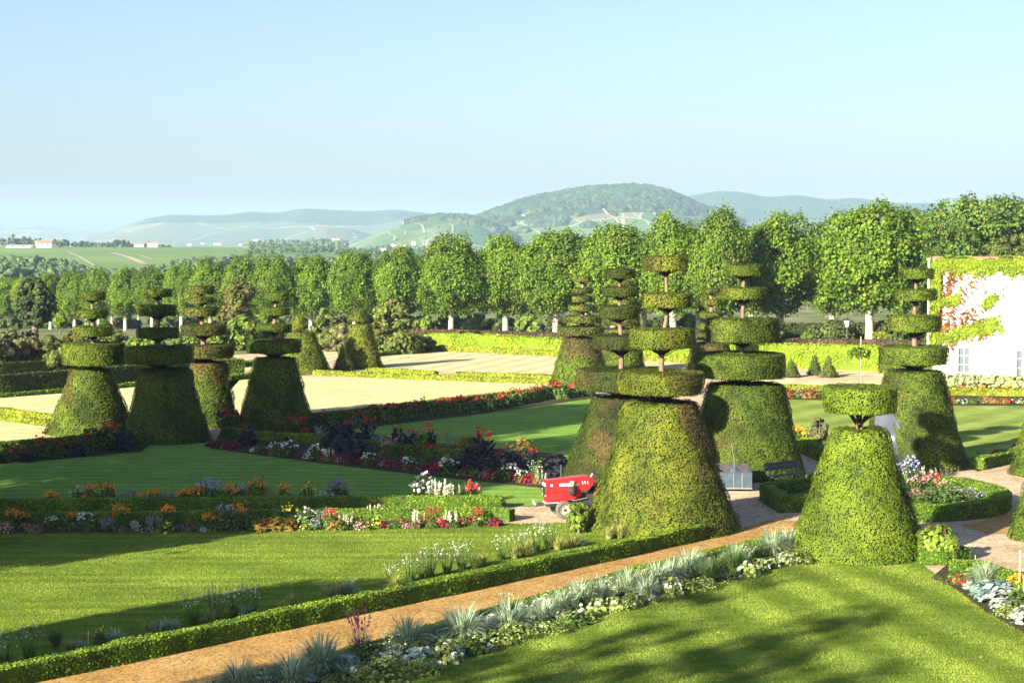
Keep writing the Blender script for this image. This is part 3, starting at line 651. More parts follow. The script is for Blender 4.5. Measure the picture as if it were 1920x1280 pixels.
# ------------------------------------------------------------------ hedges
def hedge(name, label, pts, w, h, mat='box', px=True, ls=None, group=None, cat='hedge', zoff=0.0, bumpy=.02, closed=False, tops=None, dn=1.0, basez=None):
    P = [G(*p) if px else Vector((p[0], p[1], 0)) for p in pts]
    if basez is not None:
        for p, z in zip(P, basez): p.z = z
    if closed: P.append(P[0].copy())
    seg = []; tot = 0
    for a, b in zip(P[:-1], P[1:]): seg.append((tot, a, b)); tot += (b - a).length
    dmin = min(p.length for p in P) if px else P[0].length
    ls = (ls or max(.05, dmin * .0013)) * .72
    mb = MB(); n_ = len(P)
    def side(i):
        if closed and i in (0, n_ - 1): d = (P[1] - P[0]).normalized() + (P[-1] - P[-2]).normalized()
        else: d = P[min(i + 1, n_ - 1)] - P[max(i - 1, 0)]
        d.z = 0; d.normalize(); return Vector((-d.y, d.x, 0))
    hs = tops or [h] * len(P)
    if closed and tops: hs = list(tops) + [tops[0]]
    V = []; q = ls * .3
    for i, p in enumerate(P):
        s = side(i); hh = hs[i]
        for a, z in ((-w / 2 + q, 0), (-w / 2 + q, hh - q), (w / 2 - q, hh - q), (w / 2 - q, 0)): V.append(tuple(p + s * a + Vector((0, 0, z))))
    Q = [(4 * i + k, 4 * i + k + 1, 4 * i + k + 5, 4 * i + k + 4) for i in range(len(P) - 1) for k in range(3)]
    if not closed: Q += [(0, 1, 2, 3), (4 * n_ - 1, 4 * n_ - 2, 4 * n_ - 3, 4 * n_ - 4)]
    mb.add(V, Q, 0, tint=.12)
    per = 2 * h + w; n = int(min(tot * per * dn * 1.6 / (ls * ls * .6), 90000)); e = int(0 if closed else w * h * 2 * dn * 1.6 / (ls * ls * .6))
    t = rng.random(n) * tot; i = np.clip(np.searchsorted([s[0] for s in seg], t, 'right') - 1, 0, len(seg) - 1)
    A = np.array([P[k][:] for k in range(n_)]); Sd = np.array([side(k)[:] for k in range(n_)]); H = np.array(hs, float)
    st = np.array([s[0] for s in seg]); L = np.array([(b - a).length for _, a, b in seg])
    f = ((t - st[i]) / L[i])[:, None]
    base = A[i] * (1 - f) + A[i + 1] * f; sv = unit(Sd[i] * (1 - f) + Sd[i + 1] * f); hh = H[i] * (1 - f[:, 0]) + H[i + 1] * f[:, 0]
    u = rng.random(n) * per; sidev = np.where(u < h, -1, np.where(u > h + w, 1, 0))
    zz = np.where(sidev == -1, u / h, np.where(sidev == 1, (u - h - w) / h, 1.0)) * hh
    off = np.where(sidev == 0, (u - h) - w / 2, sidev * w / 2)
    Nn = sv * sidev[:, None] + np.array([0, 0, 1.0]) * (sidev == 0)[:, None]
    C = base + sv * off[:, None] + np.array([0, 0, 1.0]) * zz[:, None]
    if e:
        ee = rng.integers(0, 2, e); pe = A[np.where(ee == 0, 0, n_ - 1)]; se = Sd[np.where(ee == 0, 0, n_ - 1)]
        d0 = unit((A[1] - A[0])[None])[0]; d1 = unit((A[-1] - A[-2])[None])[0]
        ne = np.where((ee == 0)[:, None], -d0, d1)
        Ce = pe + se * (rng.uniform(-.5, .5, e) * w)[:, None] + np.array([0, 0, 1.0]) * (rng.random(e) * np.where(ee == 0, H[0], H[-1]))[:, None]
        C = np.concatenate([C, Ce]); Nn = np.concatenate([Nn, ne])
    k = len(C); lump = sn(C, 1.1, 3 + int(abs(P[0].x) * 7)) * bumpy + sn(C, .3, 4) * bumpy
    C = C + Nn * (lump + rng.uniform(-.8, .4, k) * ls)[:, None]
    tn = np.clip(rng.random(k) * .7 + .1 + .12 * sn(C, .9, 8) + .22 * (Nn[:, 2] > .5) - .16 * sstep(sn(C, 2.2, 12), .3, .9) * (Nn[:, 2] < .5), 0, 1)  # lit-top contrast put into tint: lighter new growth above, darker patches on sides
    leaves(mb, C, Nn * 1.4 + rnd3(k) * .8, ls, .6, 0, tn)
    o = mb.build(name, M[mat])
    return tag(o, label, cat, group)
def L(a, b, n):
    return [(a[0] + (b[0] - a[0]) * t / n, a[1] + (b[1] - a[1]) * t / n) for t in range(n + 1)]
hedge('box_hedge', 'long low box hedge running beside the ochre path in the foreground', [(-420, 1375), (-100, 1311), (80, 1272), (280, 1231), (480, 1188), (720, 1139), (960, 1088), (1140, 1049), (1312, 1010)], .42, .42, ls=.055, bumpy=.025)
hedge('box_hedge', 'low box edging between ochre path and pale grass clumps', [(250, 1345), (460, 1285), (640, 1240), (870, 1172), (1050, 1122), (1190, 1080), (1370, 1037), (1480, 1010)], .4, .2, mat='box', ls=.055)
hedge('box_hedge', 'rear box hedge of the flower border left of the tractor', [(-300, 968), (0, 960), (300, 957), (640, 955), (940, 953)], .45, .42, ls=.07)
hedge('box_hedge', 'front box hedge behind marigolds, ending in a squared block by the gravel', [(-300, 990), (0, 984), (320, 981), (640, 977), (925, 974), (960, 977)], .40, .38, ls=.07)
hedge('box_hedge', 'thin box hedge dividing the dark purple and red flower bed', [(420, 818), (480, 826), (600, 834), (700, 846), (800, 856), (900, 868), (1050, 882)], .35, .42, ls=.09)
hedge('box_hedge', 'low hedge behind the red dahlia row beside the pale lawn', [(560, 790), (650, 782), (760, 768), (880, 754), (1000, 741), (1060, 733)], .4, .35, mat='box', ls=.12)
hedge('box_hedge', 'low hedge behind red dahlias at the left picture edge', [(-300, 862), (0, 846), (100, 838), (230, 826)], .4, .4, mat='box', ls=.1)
hedge('edging_hedge', 'upper of the two thin hedges on the pale left lawn', [(-300, 758), (0, 775), (60, 783), (110, 791)], .4, .3, mat='box_lime', ls=.11)
hedge('edging_hedge', 'lower of the two thin hedges on the pale left lawn', [(-300, 770), (0, 788), (60, 795), (120, 803)], .4, .3, mat='box_lime', ls=.11)
hedge('edging_hedge', 'long lower edging hedge along the pale lawn beyond the shaded yew', [(590, 703), (680, 707), (860, 714), (1032, 720)], .5, .3, mat='box_lime', ls=.15)
hedge('edging_hedge', 'short edging hedge starting at the capped yew', [(690, 698), (760, 701), (818, 704)], .5, .3, mat='box_lime', ls=.15)
hedge('edging_hedge', 'upper edging hedge right of the gap beside striped lawn', [(858, 706), (940, 709), (1036, 712)], .5, .3, mat='box_lime', ls=.15)
hedge('edging_hedge', 'thin hedge along the far edge of the striped lawn', [(822, 658), (900, 661), (1045, 668), (1180, 675), (1320, 682)], .5, .4, mat='box_lime', ls=.18)
hedge('edging_hedge', 'thin dark hedge left of the striped lawn, nearer of two', [(700, 669), (760, 663), (822, 658)], .5, .35, mat='box', ls=.18)
hedge('edging_hedge', 'thin dark hedge left of the striped lawn, farther of two', [(700, 662), (760, 657), (822, 652)], .5, .35, mat='box', ls=.18)
hedge('edging_hedge', 'thin hedge glimpsed between the shaded yew and domed yew', [(440, 690), (480, 685), (540, 679)], .5, .35, mat='box', ls=.17)
hedge('edging_hedge', 'thin hedge beside the pale lawn behind the brown-topped yew', [(425, 714), (470, 709)], .5, .35, mat='box', ls=.15)
hedge('lime_hedge', 'bright lime hedge in front of the pale plane trunks', [(800, 652), (880, 654), (960, 658), (1045, 663), (1190, 672), (1310, 679)], 1.1, 1.15, mat='lime', ls=.19, bumpy=.05)
hedge('lime_hedge', 'tall lime hedge behind the conical bushes', [(1320, 681), (1400, 686), (1480, 690), (1570, 692), (1652, 695)], 1.2, 1.5, mat='lime', ls=.17, bumpy=.05, tops=[1.3, 1.4, 1.62, 1.62, 1.6])
hedge('clipped_hedge', 'dull green hedge beside the white building behind the four-disc yew', [(1652, 699), (1700, 700), (1772, 703)], 1.3, 1.6, mat='yew', ls=.16)
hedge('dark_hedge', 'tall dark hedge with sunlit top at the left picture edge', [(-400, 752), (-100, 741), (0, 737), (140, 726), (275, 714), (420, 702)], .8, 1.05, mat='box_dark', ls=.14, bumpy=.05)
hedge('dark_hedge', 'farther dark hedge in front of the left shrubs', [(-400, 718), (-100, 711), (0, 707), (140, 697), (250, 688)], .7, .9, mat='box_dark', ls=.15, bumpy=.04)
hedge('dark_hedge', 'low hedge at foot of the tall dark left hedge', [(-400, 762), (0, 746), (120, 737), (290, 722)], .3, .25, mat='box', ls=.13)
hedge('clipped_hedge', 'squared hedge block with yellow top behind the brown-topped yew', [(404, 706), (446, 704)], 1.9, 1.1, mat='yew', ls=.12)
hedge('beech_hedge', 'low brown clipped hedge between lime hedge and plane trunks', [(762, 634), (850, 635), (950, 638), (1050, 641), (1200, 648), (1300, 652)], .8, .75, mat='brownhedge', ls=.2)
hedge('beech_hedge', 'low brown hedge under the plane trees right of centre', [(1420, 655), (1500, 653), (1600, 655), (1760, 660)], .8, .75, mat='brownhedge', ls=.2)
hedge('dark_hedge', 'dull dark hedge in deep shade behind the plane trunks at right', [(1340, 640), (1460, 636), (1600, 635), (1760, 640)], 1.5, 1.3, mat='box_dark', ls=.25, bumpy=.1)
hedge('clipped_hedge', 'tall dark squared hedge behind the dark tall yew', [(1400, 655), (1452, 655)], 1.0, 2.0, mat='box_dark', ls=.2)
ring = [(12.5 + 3.85 * math.cos(a), 60.5 + 3.85 * math.sin(a)) for a in np.linspace(R(-118), R(120), 26)]
hedge('ring_hedge', 'curved box hedge round the pink flower bed behind the short yew', ring, .55, .5, px=False, ls=.075)
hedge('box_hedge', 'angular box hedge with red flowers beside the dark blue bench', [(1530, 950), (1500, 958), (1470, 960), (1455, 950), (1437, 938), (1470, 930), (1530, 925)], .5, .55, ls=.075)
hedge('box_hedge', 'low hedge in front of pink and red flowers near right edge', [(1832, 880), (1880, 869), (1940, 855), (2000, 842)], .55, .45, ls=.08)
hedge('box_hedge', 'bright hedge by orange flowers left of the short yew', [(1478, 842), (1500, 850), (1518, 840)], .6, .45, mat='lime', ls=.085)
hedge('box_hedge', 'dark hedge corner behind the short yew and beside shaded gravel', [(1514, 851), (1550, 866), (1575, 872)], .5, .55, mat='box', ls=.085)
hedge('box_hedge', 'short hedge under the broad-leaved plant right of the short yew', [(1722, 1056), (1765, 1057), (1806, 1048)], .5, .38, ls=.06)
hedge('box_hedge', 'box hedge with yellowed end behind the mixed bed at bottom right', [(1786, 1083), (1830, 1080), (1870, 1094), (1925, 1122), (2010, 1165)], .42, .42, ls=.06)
hedge('edging_hedge', 'yellow-green edging hedge behind the short yew disc', [(1460, 736), (1500, 737), (1550, 738)], .5, .3, mat='box_lime', ls=.12)
hedge('edging_hedge', 'edging hedge in front of yellow flowers by the white building', [(1775, 741), (1850, 741), (1990, 744)], .6, .32, mat='box_lime', ls=.12)
hedge('edging_hedge', 'inner edging hedge beyond the red flowers near the white building', [(1460, 729), (1550, 731), (1640, 733)], .5, .25, mat='box_lime', ls=.13)

# ------------------------------------------------------------------ trees
def crown_mesh(name, rx, rz, zc, ncl, per, ls, mat, flat=.55, seed=1, clr=.30, extra=0):
    """leaf clumps spread through an uneven crown; zc = centre height; flat squashes the underside"""
    r = np.random.default_rng(seed); mb = MB()
    d = unit(r.normal(size=(ncl, 3))); rad = .66 + .32 * r.random(ncl) ** .6
    inner = r.random(ncl) < .2; rad[inner] *= .55
    C = d * rad[:, None]; C[:, 2] = np.where(C[:, 2] < 0, C[:, 2] * flat, C[:, 2])
    lob = 1 + .10 * sn(d, .55, seed + 3)
    C *= lob[:, None]; C = C * np.array([rx, rx, rz]); cr = clr * rx * (.65 + .6 * r.random(ncl))
    n = ncl * per
    a = unit(r.normal(size=(n, 3))); q = np.cbrt(.25 + .75 * r.random(n))
    P = np.repeat(C, per, 0) + a * (q * np.repeat(cr, per))[:, None] * np.array([1, 1, .8])
    out_ = unit(P / np.array([rx, rx, rz]))
    Nn = a * .8 + out_ * .5 + np.array([0, 0, .35]) + .7 * unit(r.normal(size=(n, 3)))
    P[:, 2] += zc
    tn = np.clip(np.repeat(r.random(ncl), per) * .35 + r.random(n) * .6 + .05, 0, 1)
    br = (r.random(n) < .03).astype(float)
    leaves(mb, P, Nn, ls, .55, 0, tn, br)
    return mb.mesh(name, M[mat])
def limb_mesh(name, h, r0, zc, rx, rz, mat, seed=1, nl=9):
    r = np.random.default_rng(seed); mb = MB()
    tube(mb, [(0, 0, -.4), (0, 0, h * .12), (r.normal(0, .04), r.normal(0, .04), h * .28), (r.normal(0, .1), r.normal(0, .1), h * .5), (0, 0, h * .78)], [r0 * 1.3, r0 * 1.04, r0 * .95, r0 * .55, r0 * .15], 10)
    for k in range(nl):
        w = k * 2.4 + r.normal(0, .3); z = h * r.uniform(.24, .5); e = r.uniform(.45, .8)
        p1 = (rx * e * .5 * math.cos(w), rx * e * .5 * math.sin(w), z + rz * .35); p2 = (rx * e * math.cos(w), rx * e * math.sin(w), z + rz * r.uniform(.6, 1))
        tube(mb, [(0, 0, z), p1, p2], [r0 * .4, r0 * .22, r0 * .07], 6)
    return mb.mesh(name, M[mat], True)
def oval_mesh(name, rx, z0, z1, n, ls, mat, seed=1, amp=.13):
    """a clipped oval crown: leaves through the outer shell, thinned where gaps show into the dark inside"""
    r = np.random.default_rng(seed); mb = MB(); n = int(n * 1.5)
    d = unit(r.normal(size=(n, 3))); t = (d[:, 2] + 1) / 2
    q = np.where(r.random(n) < .82, 1 - .16 * r.random(n) ** 1.6, .45 + .45 * r.random(n))
    lob = 1 + amp * sn(d, .75, seed) + amp * .8 * sn(d, 1.7, seed + 1) + .075 * sn(d, 3.0, seed + 2)
    hz = np.sqrt(np.maximum(1 - d[:, 2] ** 2, 0)) ** .8; xy = unit(np.concatenate([d[:, :2], 0 * d[:, :1]], 1))[:, :2]
    prof = (1.05 - .17 * t) * np.where(t < .25, .80 + .8 * t, 1.0)
    P = np.concatenate([xy * (hz * prof * rx * q * lob)[:, None], (z0 + (z1 - z0) * (.5 + .5 * d[:, 2] * q * (1 + (lob - 1) * .8)))[:, None]], 1)
    g = sn(P, .42, seed + 3) + .6 * sn(P, .9, seed + 4); keep = (g + .9 * r.random(n) > -.12) | (q < .8); P, d, q, g = P[keep][: int(n / 1.5)], d[keep][: int(n / 1.5)], q[keep][: int(n / 1.5)], g[keep][: int(n / 1.5)]
    k = len(P); P = P + .16 * r.normal(size=(k, 3)) * (1 + 1.2 * (r.random((k, 1)) < .12))
    Nn = d * .8 + np.array([0, 0, .3]) + .75 * unit(r.normal(size=(k, 3)))
    tn = np.clip(r.random(k) * .55 + .2 + .12 * sn(P, .5, seed + 5), 0, 1)
    leaves(mb, P, Nn, ls, .55, 0, tn, (r.random(k) < .03).astype(float))
    return mb.mesh(name, M[mat])
# plane trees: unit height 10 m meshes, five variants
PC = [oval_mesh('plane_crown', 3.35, 2.4, 9.8, 22000, .2, 'plane', seed=50 + k * 7) for k in range(5)]
SPARSE = [crown_mesh('sparse_crown', 3.6, 4.35, 5.55, 60, 60, .26, 'plane', flat=.88, seed=150 + k, clr=.2) for k in range(2)]
PT = [limb_mesh('plane_trunk', 10, .275, 5.6, 2.6, 3.6, 'planebark', seed=60 + k) for k in range(5)]
def plant_tree(name, px, top, base, hm, k, label, group, wid=1.0, crowns=PC, trunks=PT, unit_h=9.9, cat='tree', D=None):
    unit_h = 9.8 if unit_h == 9.9 else unit_h
    D = D or F * hm / (base - top)
    g = at(px, base, D)
    root = empty(name, (g.x, g.y, g.z), random.uniform(0, 6.28)); tag(root, label, cat, group)
    s = hm / unit_h
    for nm, me, sc in (('crown', crowns[k % len(crowns)], (s * wid, s * wid, s)), ('trunk', trunks[k % len(trunks)], (s, s, s))):
        o = link(nm, me, root); o.scale = sc
    return root
FR = [(1630, 381, 645, 91), (1462, 405, 641, 68), (1350, 402, 640, 56), (1262, 410, 638, 58), (1150, 425, 636, 68), (1042, 433, 634, 70), (948, 445, 632, 53), (846, 448, 631, 62), (745, 468, 629, 46), (665, 473, 627, 48), (583, 481, 625, 45), (515, 481, 623, 41), (455, 487, 622, 40),
      (395, 490, 621, 37), (340, 498, 620, 34), (285, 502, 620, 33), (235, 504, 619, 32), (185, 509, 619, 32), (140, 511, 618, 30), (95, 514, 618, 30), (52, 520, 617, 30), (10, 522, 617, 30), (-35, 524, 617, 30)]
FR = [(a_, b_, c_, h_ / (c_ - b_) * 9.8 / 3.35) for a_, b_, c_, h_ in FR]
ORD = ['first', 'second', 'third', 'fourth', 'fifth', 'sixth', 'seventh', 'eighth', 'ninth', 'tenth', 'eleventh', 'twelfth', 'thirteenth', 'fourteenth', 'fifteenth', 'sixteenth', 'seventeenth', 'eighteenth', 'nineteenth', 'twentieth', 'twenty-first', 'twenty-second', 'twenty-third', 'twenty-fourth', 'twenty-fifth', 'twenty-sixth', 'twenty-seventh', 'twenty-eighth', 'twenty-ninth', 'thirtieth', 'thirty-first', 'thirty-second', 'thirty-third', 'thirty-fourth', 'thirty-fifth', 'thirty-sixth', 'thirty-seventh', 'thirty-eighth', 'thirty-ninth', 'fortieth']
nm_special = {1630: 'plane tree with the thickest white trunk, beside the lamp post', 1462: 'plane tree whose pale trunk rises left of the tall lime hedge', 948: 'plane tree with two pale trunks showing side by side beneath it', 846: 'plane tree with lone white trunk at lime hedge start', 1042: 'plane tree whose trunk stands behind the six-disc yew'}
for i, (px, tp, bs, w) in enumerate(FR):
    hm = 7.5 + (px - 50) / 1580 * 4.1
    plant_tree('plane_tree', px, tp, bs, hm, i, nm_special.get(px, 'clipped plane tree, %s from the right in the long front row' % ORD[i]), 'plane trees in the front row', w)
for i, px in enumerate([1700, 1560, 1408, 1310, 1208, 1098, 995, 895, 795, 705, 625, 550, 485, 425, 368, 312, 260, 210, 162, 118, 72, 30, -10]):
    tp = float(np.interp(px, [f[0] for f in FR][::-1], [f[1] for f in FR][::-1])) + 24; bs = float(np.interp(px, [f[0] for f in FR][::-1], [f[2] for f in FR][::-1]))
    hm = 7.5 + (px - 50) / 1580 * 4.1; D = F * hm / (bs - tp) + 13
    p = at(px, tp, D); gg = float(ground_z(p.x, D)); hm = p.z - gg
    root = plant_tree('plane_tree', px, tp, 440 + (CAMH - gg) / D * F, hm, i + 2, 'plane tree, %s from the right in the row behind the front row' % ORD[i], 'plane trees in the back row', .95, D=D)
# big informal trees at the right
BC = [crown_mesh('park_crown', 4.2, 4.3, 6.4, 380, 48, .22, 'planefar', flat=.9, seed=80 + k, clr=.17) for k in range(3)]
BT = [limb_mesh('park_trunk', 10, .3, 6.4, 3.6, 3.6, 'darkbark', seed=90 + k) for k in range(3)]
for i, (px, tp, D, lab) in enumerate(((1755, 402, 172, 'broad park tree behind the plane row, left of the white building'), (1815, 373, 180, 'tallest bushy park tree above the white building, nearer its left end'), (1885, 366, 186, 'bushy park tree above the white building, nearer picture edge'), (1950, 376, 180, 'bushy park tree cut by the right picture edge'), (1715, 455, 166, 'lower park tree between last plane tree and the white building'))):
    p = at(px, tp, D); g = float(ground_z(p.x, D))
    plant_tree('park_tree', px, tp, 440 + (CAMH - g) / D * F, p.z - g, i, lab, 'large trees behind the white building', .92, BC, BT, 10.6, D=D)
# shrubs
def shrub(name, label, px, tp, base, hw, mat, D=None, ls=None, ncl=46, per=60, flat=.95, group=None, seed=1, cat='shrub', trunk=False, clr=.34):
    g = G(px, base) if D is None else at(px, base, D)
    D = g.y; S = D / F; h = (base - tp) * S * 1.02; r = hw * S
    root = empty(name, g); tag(root, label, cat, group)
    zc = h * .5 if not trunk else h * .6; rz = h * .48 if not trunk else h * .42
    link('foliage', crown_mesh('shrub_foliage', r * .86, rz, zc, ncl, per, ls or max(.1, D * .0018), mat, flat, seed, clr=clr), root)
    mb = MB(); rr = np.random.default_rng(seed)
    if trunk: tube(mb, [(0, 0, -.2), (.02, 0, h * .35), (0, .03, h * .7)], [hw * S * .17, hw * S * .15, .04], 8)
    else:
        for k in range(7):
            w = rr.uniform(0, 6.28); tube(mb, [(.1 * math.cos(w), .1 * math.sin(w), -.1), (r * .35 * math.cos(w), r * .35 * math.sin(w), h * .35), (r * .6 * math.cos(w), r * .6 * math.sin(w), h * .75)], [.05, .04, .015], 5)
    link('stems' if not trunk else 'trunk', mb.mesh('stem', M['darkbark'], True), root)
    return root
shrub('round_tree', 'dark round-headed tree with bare trunk left of the first yew', 66, 528, 634, 38, 'darkleaf', trunk=True, seed=3, cat='tree', ncl=70, per=80)
SH = [('copper_shrub', 'bronze-green bushy tree behind the five-disc yew', 447, 530, 628, 44, 'copper', 'tree'), ('round_shrub', 'rounded bright green shrub behind the shaded four-disc yew', 455, 596, 655, 40, 'shrub', 0), ('round_shrub', 'rounded green shrub left of its brighter twin behind the yews', 415, 612, 657, 26, 'shrub', 0),
      ('round_shrub', 'green shrub filling the gap behind the domed yew', 500, 592, 652, 35, 'shrub', 0), ('loose_shrub', 'loose olive shrub between the domed yew and capped yew', 612, 580, 660, 32, 'shrubolive', 0), ('loose_shrub', 'low greyish shrub left of the capped yew', 640, 606, 664, 24, 'shrubgrey', 0),
      ('loose_shrub', 'tall loose shrub right of the capped yew', 738, 552, 646, 40, 'shrubolive', 0), ('loose_shrub', 'small bush right behind the capped yew cap', 705, 605, 650, 22, 'copper', 0), ('low_shrub', 'low brownish clipped shrub left of the lime hedge', 752, 628, 662, 50, 'shrubolive', 0), ('loose_shrub', 'dark bush at the left end of the lime hedge', 800, 632, 660, 18, 'box_dark', 0),
      ('mixed_shrub', 'greyish shrub at the left picture edge', 10, 612, 702, 40, 'shrubgrey', 0), ('mixed_shrub', 'grey-brown shrub left of the dark tree trunk', 55, 618, 700, 34, 'shrubgrey', 0), ('mixed_shrub', 'olive shrub below the dark round tree', 98, 628, 700, 34, 'shrubolive', 0), ('mixed_shrub', 'bright yellow-green bush among the left shrubs', 86, 655, 696, 13, 'fresh', 0),
      ('mixed_shrub', 'bronze-tinged bush behind the leftmost yew', 140, 622, 692, 34, 'copper', 0), ('mixed_shrub', 'dull green bush between the two leftmost yews', 215, 620, 690, 40, 'shrubolive', 0), ('mixed_shrub', 'green bush behind the wide shaded yew', 275, 625, 690, 40, 'shrub', 0), ('mixed_shrub', 'green bush left of the five-disc yew', 345, 630, 685, 36, 'shrub', 0), ('mixed_shrub', 'grey bush cut by the left picture edge', -45, 615, 706, 40, 'shrubolive', 0),
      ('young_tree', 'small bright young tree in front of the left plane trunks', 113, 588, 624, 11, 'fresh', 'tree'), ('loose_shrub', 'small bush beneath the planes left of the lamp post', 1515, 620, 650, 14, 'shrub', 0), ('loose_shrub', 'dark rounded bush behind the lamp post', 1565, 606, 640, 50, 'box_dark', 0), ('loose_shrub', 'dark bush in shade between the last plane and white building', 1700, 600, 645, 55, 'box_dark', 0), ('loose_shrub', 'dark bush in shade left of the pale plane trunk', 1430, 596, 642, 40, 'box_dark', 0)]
for i, (nm, lab, px, tp, bs, hw, mt, ct) in enumerate(SH):
    shrub(nm, lab, px, tp, bs, hw, mt, seed=100 + i, cat=ct or 'shrub', trunk=(ct == 'tree' and nm == 'young_tree'), clr=.34, group='shrubs behind the garden' if not ct else None)
shrub('conifer_bush', 'dense dull green conifer directly above the white building', 1893, 436, 560, 58, 'yew_far', D=150, seed=140, ncl=110, per=80, cat='tree', clr=.2)
# dark bushes far behind the plane trunks
for i, px in enumerate([700, 745, 790, 840, 890, 940, 990, 1040, 1085, 1140, 1195, 1250, 1300, 560, 610, 655, 300, 350, 400, 460, 510, 20, 75, 130, 185, 240]):
    D = 205 if px > 680 else 262
    g = float(ground_z((px - 960) / F * D, D)); bs = 440 + (CAMH - g) / D * F
    shrub('background_bush', 'dark bush in the shade behind the planes, %s from the left' % ORD[sorted([700, 745, 790, 840, 890, 940, 990, 1040, 1085, 1140, 1195, 1250, 1300, 560, 610, 655, 300, 350, 400, 460, 510, 20, 75, 130, 185, 240]).index(px)], px, bs - 34 if px > 680 else bs - 20, bs, 30, 'darkleaf' if i % 2 else 'shrub', D=D, seed=200 + i, ncl=26, per=40, ls=.45, group='bushes behind the plane trees')
# trees outside the left of the picture whose shade falls over the middle lawn
AZ = R(41); AXT, AXN = (math.sin(AZ), math.cos(AZ)), (math.cos(AZ), -math.sin(AZ))
SHADE = [(-33.5, 9.6, 8.4, .66, PC)]
for n_, hh_, w_ in ((-45.1, 14.5, .72), (-49.4, 16, .75), (-53.5, 12.4, .75), (-58, 17, .82), (-62.1, 12.8, .8)): SHADE.append((n_, (-26 - AXN[0] * n_) / AXT[0], hh_, w_, PC))
SHADE += [(-24.2, -11, 18.5, .72, SPARSE), (-20.2, -18, 20, .6, SPARSE)]
for i, (n_, t_, h, w, pc) in enumerate(SHADE):
    x, y = t_ * AXT[0] + n_ * AXN[0], t_ * AXT[1] + n_ * AXN[1]
    root = empty('plane_tree', (x, y, 0), i * 1.3); s = h / 9.9
    tag(root, 'large plane tree beside the garden, outside the left picture edge', 'tree', 'trees shading the lawns from the left')
    for nm, me, sc in (('crown', pc[i % len(pc)], (s * w, s * w, s)), ('trunk', PT[i % 5], (s, s, s))):
        o = link(nm, me, root); o.scale = sc
# ------------------------------------------------------------------ bedding plants: prototypes
def blooms(mb, P, size, mi, nrm=None):
    """open flowers: each a shallow six-petalled cup"""
    P = np.asarray(P); n = len(P); Nn = unit((np.array([0, -.25, .8]) if nrm is None else nrm) + .5 * rng.normal(size=(n, 3)))
    t = unit(np.cross(Nn, rnd3(n))); b = np.cross(Nn, t); s = (size * .82 * (.75 + .5 * rng.random(n)))[:, None] * .5
    ring = [P + t * s * math.cos(a) + b * s * math.sin(a) + Nn * s * .25 for a in np.arange(6) * math.pi / 3]
    V = np.stack(ring + [P], 1); k = np.arange(n)[:, None] * 7
    for a in range(6): mb.add(V, k + np.array([a, (a + 1) % 6, 6]), mi) if a == 0 else mb.Q.append((k + np.array([a, (a + 1) % 6, 6]) + mb.n - len(V.reshape(-1, 3)), mi, rng.random(n), np.zeros(n)))
def dome(n, r, h, lo=.0):
    d = unit(rng.normal(size=(n, 3))); d[:, 2] = np.abs(d[:, 2]); q = np.cbrt(.35 + .65 * rng.random(n))
    P = d * q[:, None] * np.array([r, r, h]); P[:, 2] = np.maximum(P[:, 2], .01) + lo; return P, d
def moundf(mb, r, h, n, ls, asp=.5):
    P, d = dome(n, r, h); leaves(mb, P, d + .6 * rnd3(n) + np.array([0, 0, .3]), ls, asp)
def stems(mb, A, B, w=.008):
    A = np.asarray(A); B = np.asarray(B); n = len(A); s = rnd3(n) * np.array([1, 1, 0]); s = unit(s) * w
    V = np.stack([A - s, A + s, B + s * .5, B - s * .5], 1); mb.add(V, np.arange(4 * n).reshape(n, 4))
def bladesf(mb, n, Lh, spread, w, base=.1, droop=.5):
    a = rng.uniform(0, 6.283, n); el = rng.uniform(.35, 1.0, n); ln = Lh * rng.uniform(.6, 1.1, n)
    hd = np.stack([np.cos(a), np.sin(a), np.zeros(n)], 1); sd = np.stack([-np.sin(a), np.cos(a), np.zeros(n)], 1)
    b0 = hd * (base * np.sqrt(rng.random(n)))[:, None]
    pts = []
    for t in (0, .35, .7, 1):
        out_ = (spread * (1 - el * .7) * (t ** 1.5) * ln)[:, None]; up = (ln * (t * (.55 + .5 * el) - droop * (1 - el * .6) * t ** 2.6 * .8))[:, None]
        pts.append(b0 + hd * out_ + np.array([0, 0, 1]) * np.maximum(up, .01))
    ws = [w, w * .9, w * .6, w * .1]
    V = np.stack([p + sd * s * k for p, s in zip(pts, ws) for k in (-.5, .5)], 1)
    tn = np.repeat(rng.random(n), 1); k = np.arange(n)[:, None] * 8
    for j in range(3):
        q = k + np.array([2 * j, 2 * j + 1, 2 * j + 3, 2 * j + 2])
        if j == 0: mb.add(V, q, 0, tn)
        else: mb.Q.append((q + mb.n - n * 8, 0, tn, np.zeros(n)))
PROTO = {}
def proto(kind, variants=3):
    if kind in PROTO: return PROTO[kind]
    PROTO[kind] = [KINDS[kind][3]() for _ in range(variants)]
    return PROTO[kind]
def two(fol, fm, flo, pm, fn='foliage', bn='blossoms'):
    a = MB(); fol(a); r = [(fn, a.mesh('plant_' + fn, M[fm]))]
    if flo:
        b = MB(); flo(b); r.append((bn, b.mesh('plant_' + bn, M[pm])))
    return r
def k_mound(pm, fm='mound', r=.26, h=.26, n=150, fl=46, fs=.085, ls=.09):
    def f(mb): moundf(mb, r, h, n, ls)
    def g(mb):
        P, d = dome(fl, r * 1.02, h * 1.08); blooms(mb, P, fs, 0, d + np.array([0, -.1, .4]))
    return lambda: two(f, fm, g, pm)
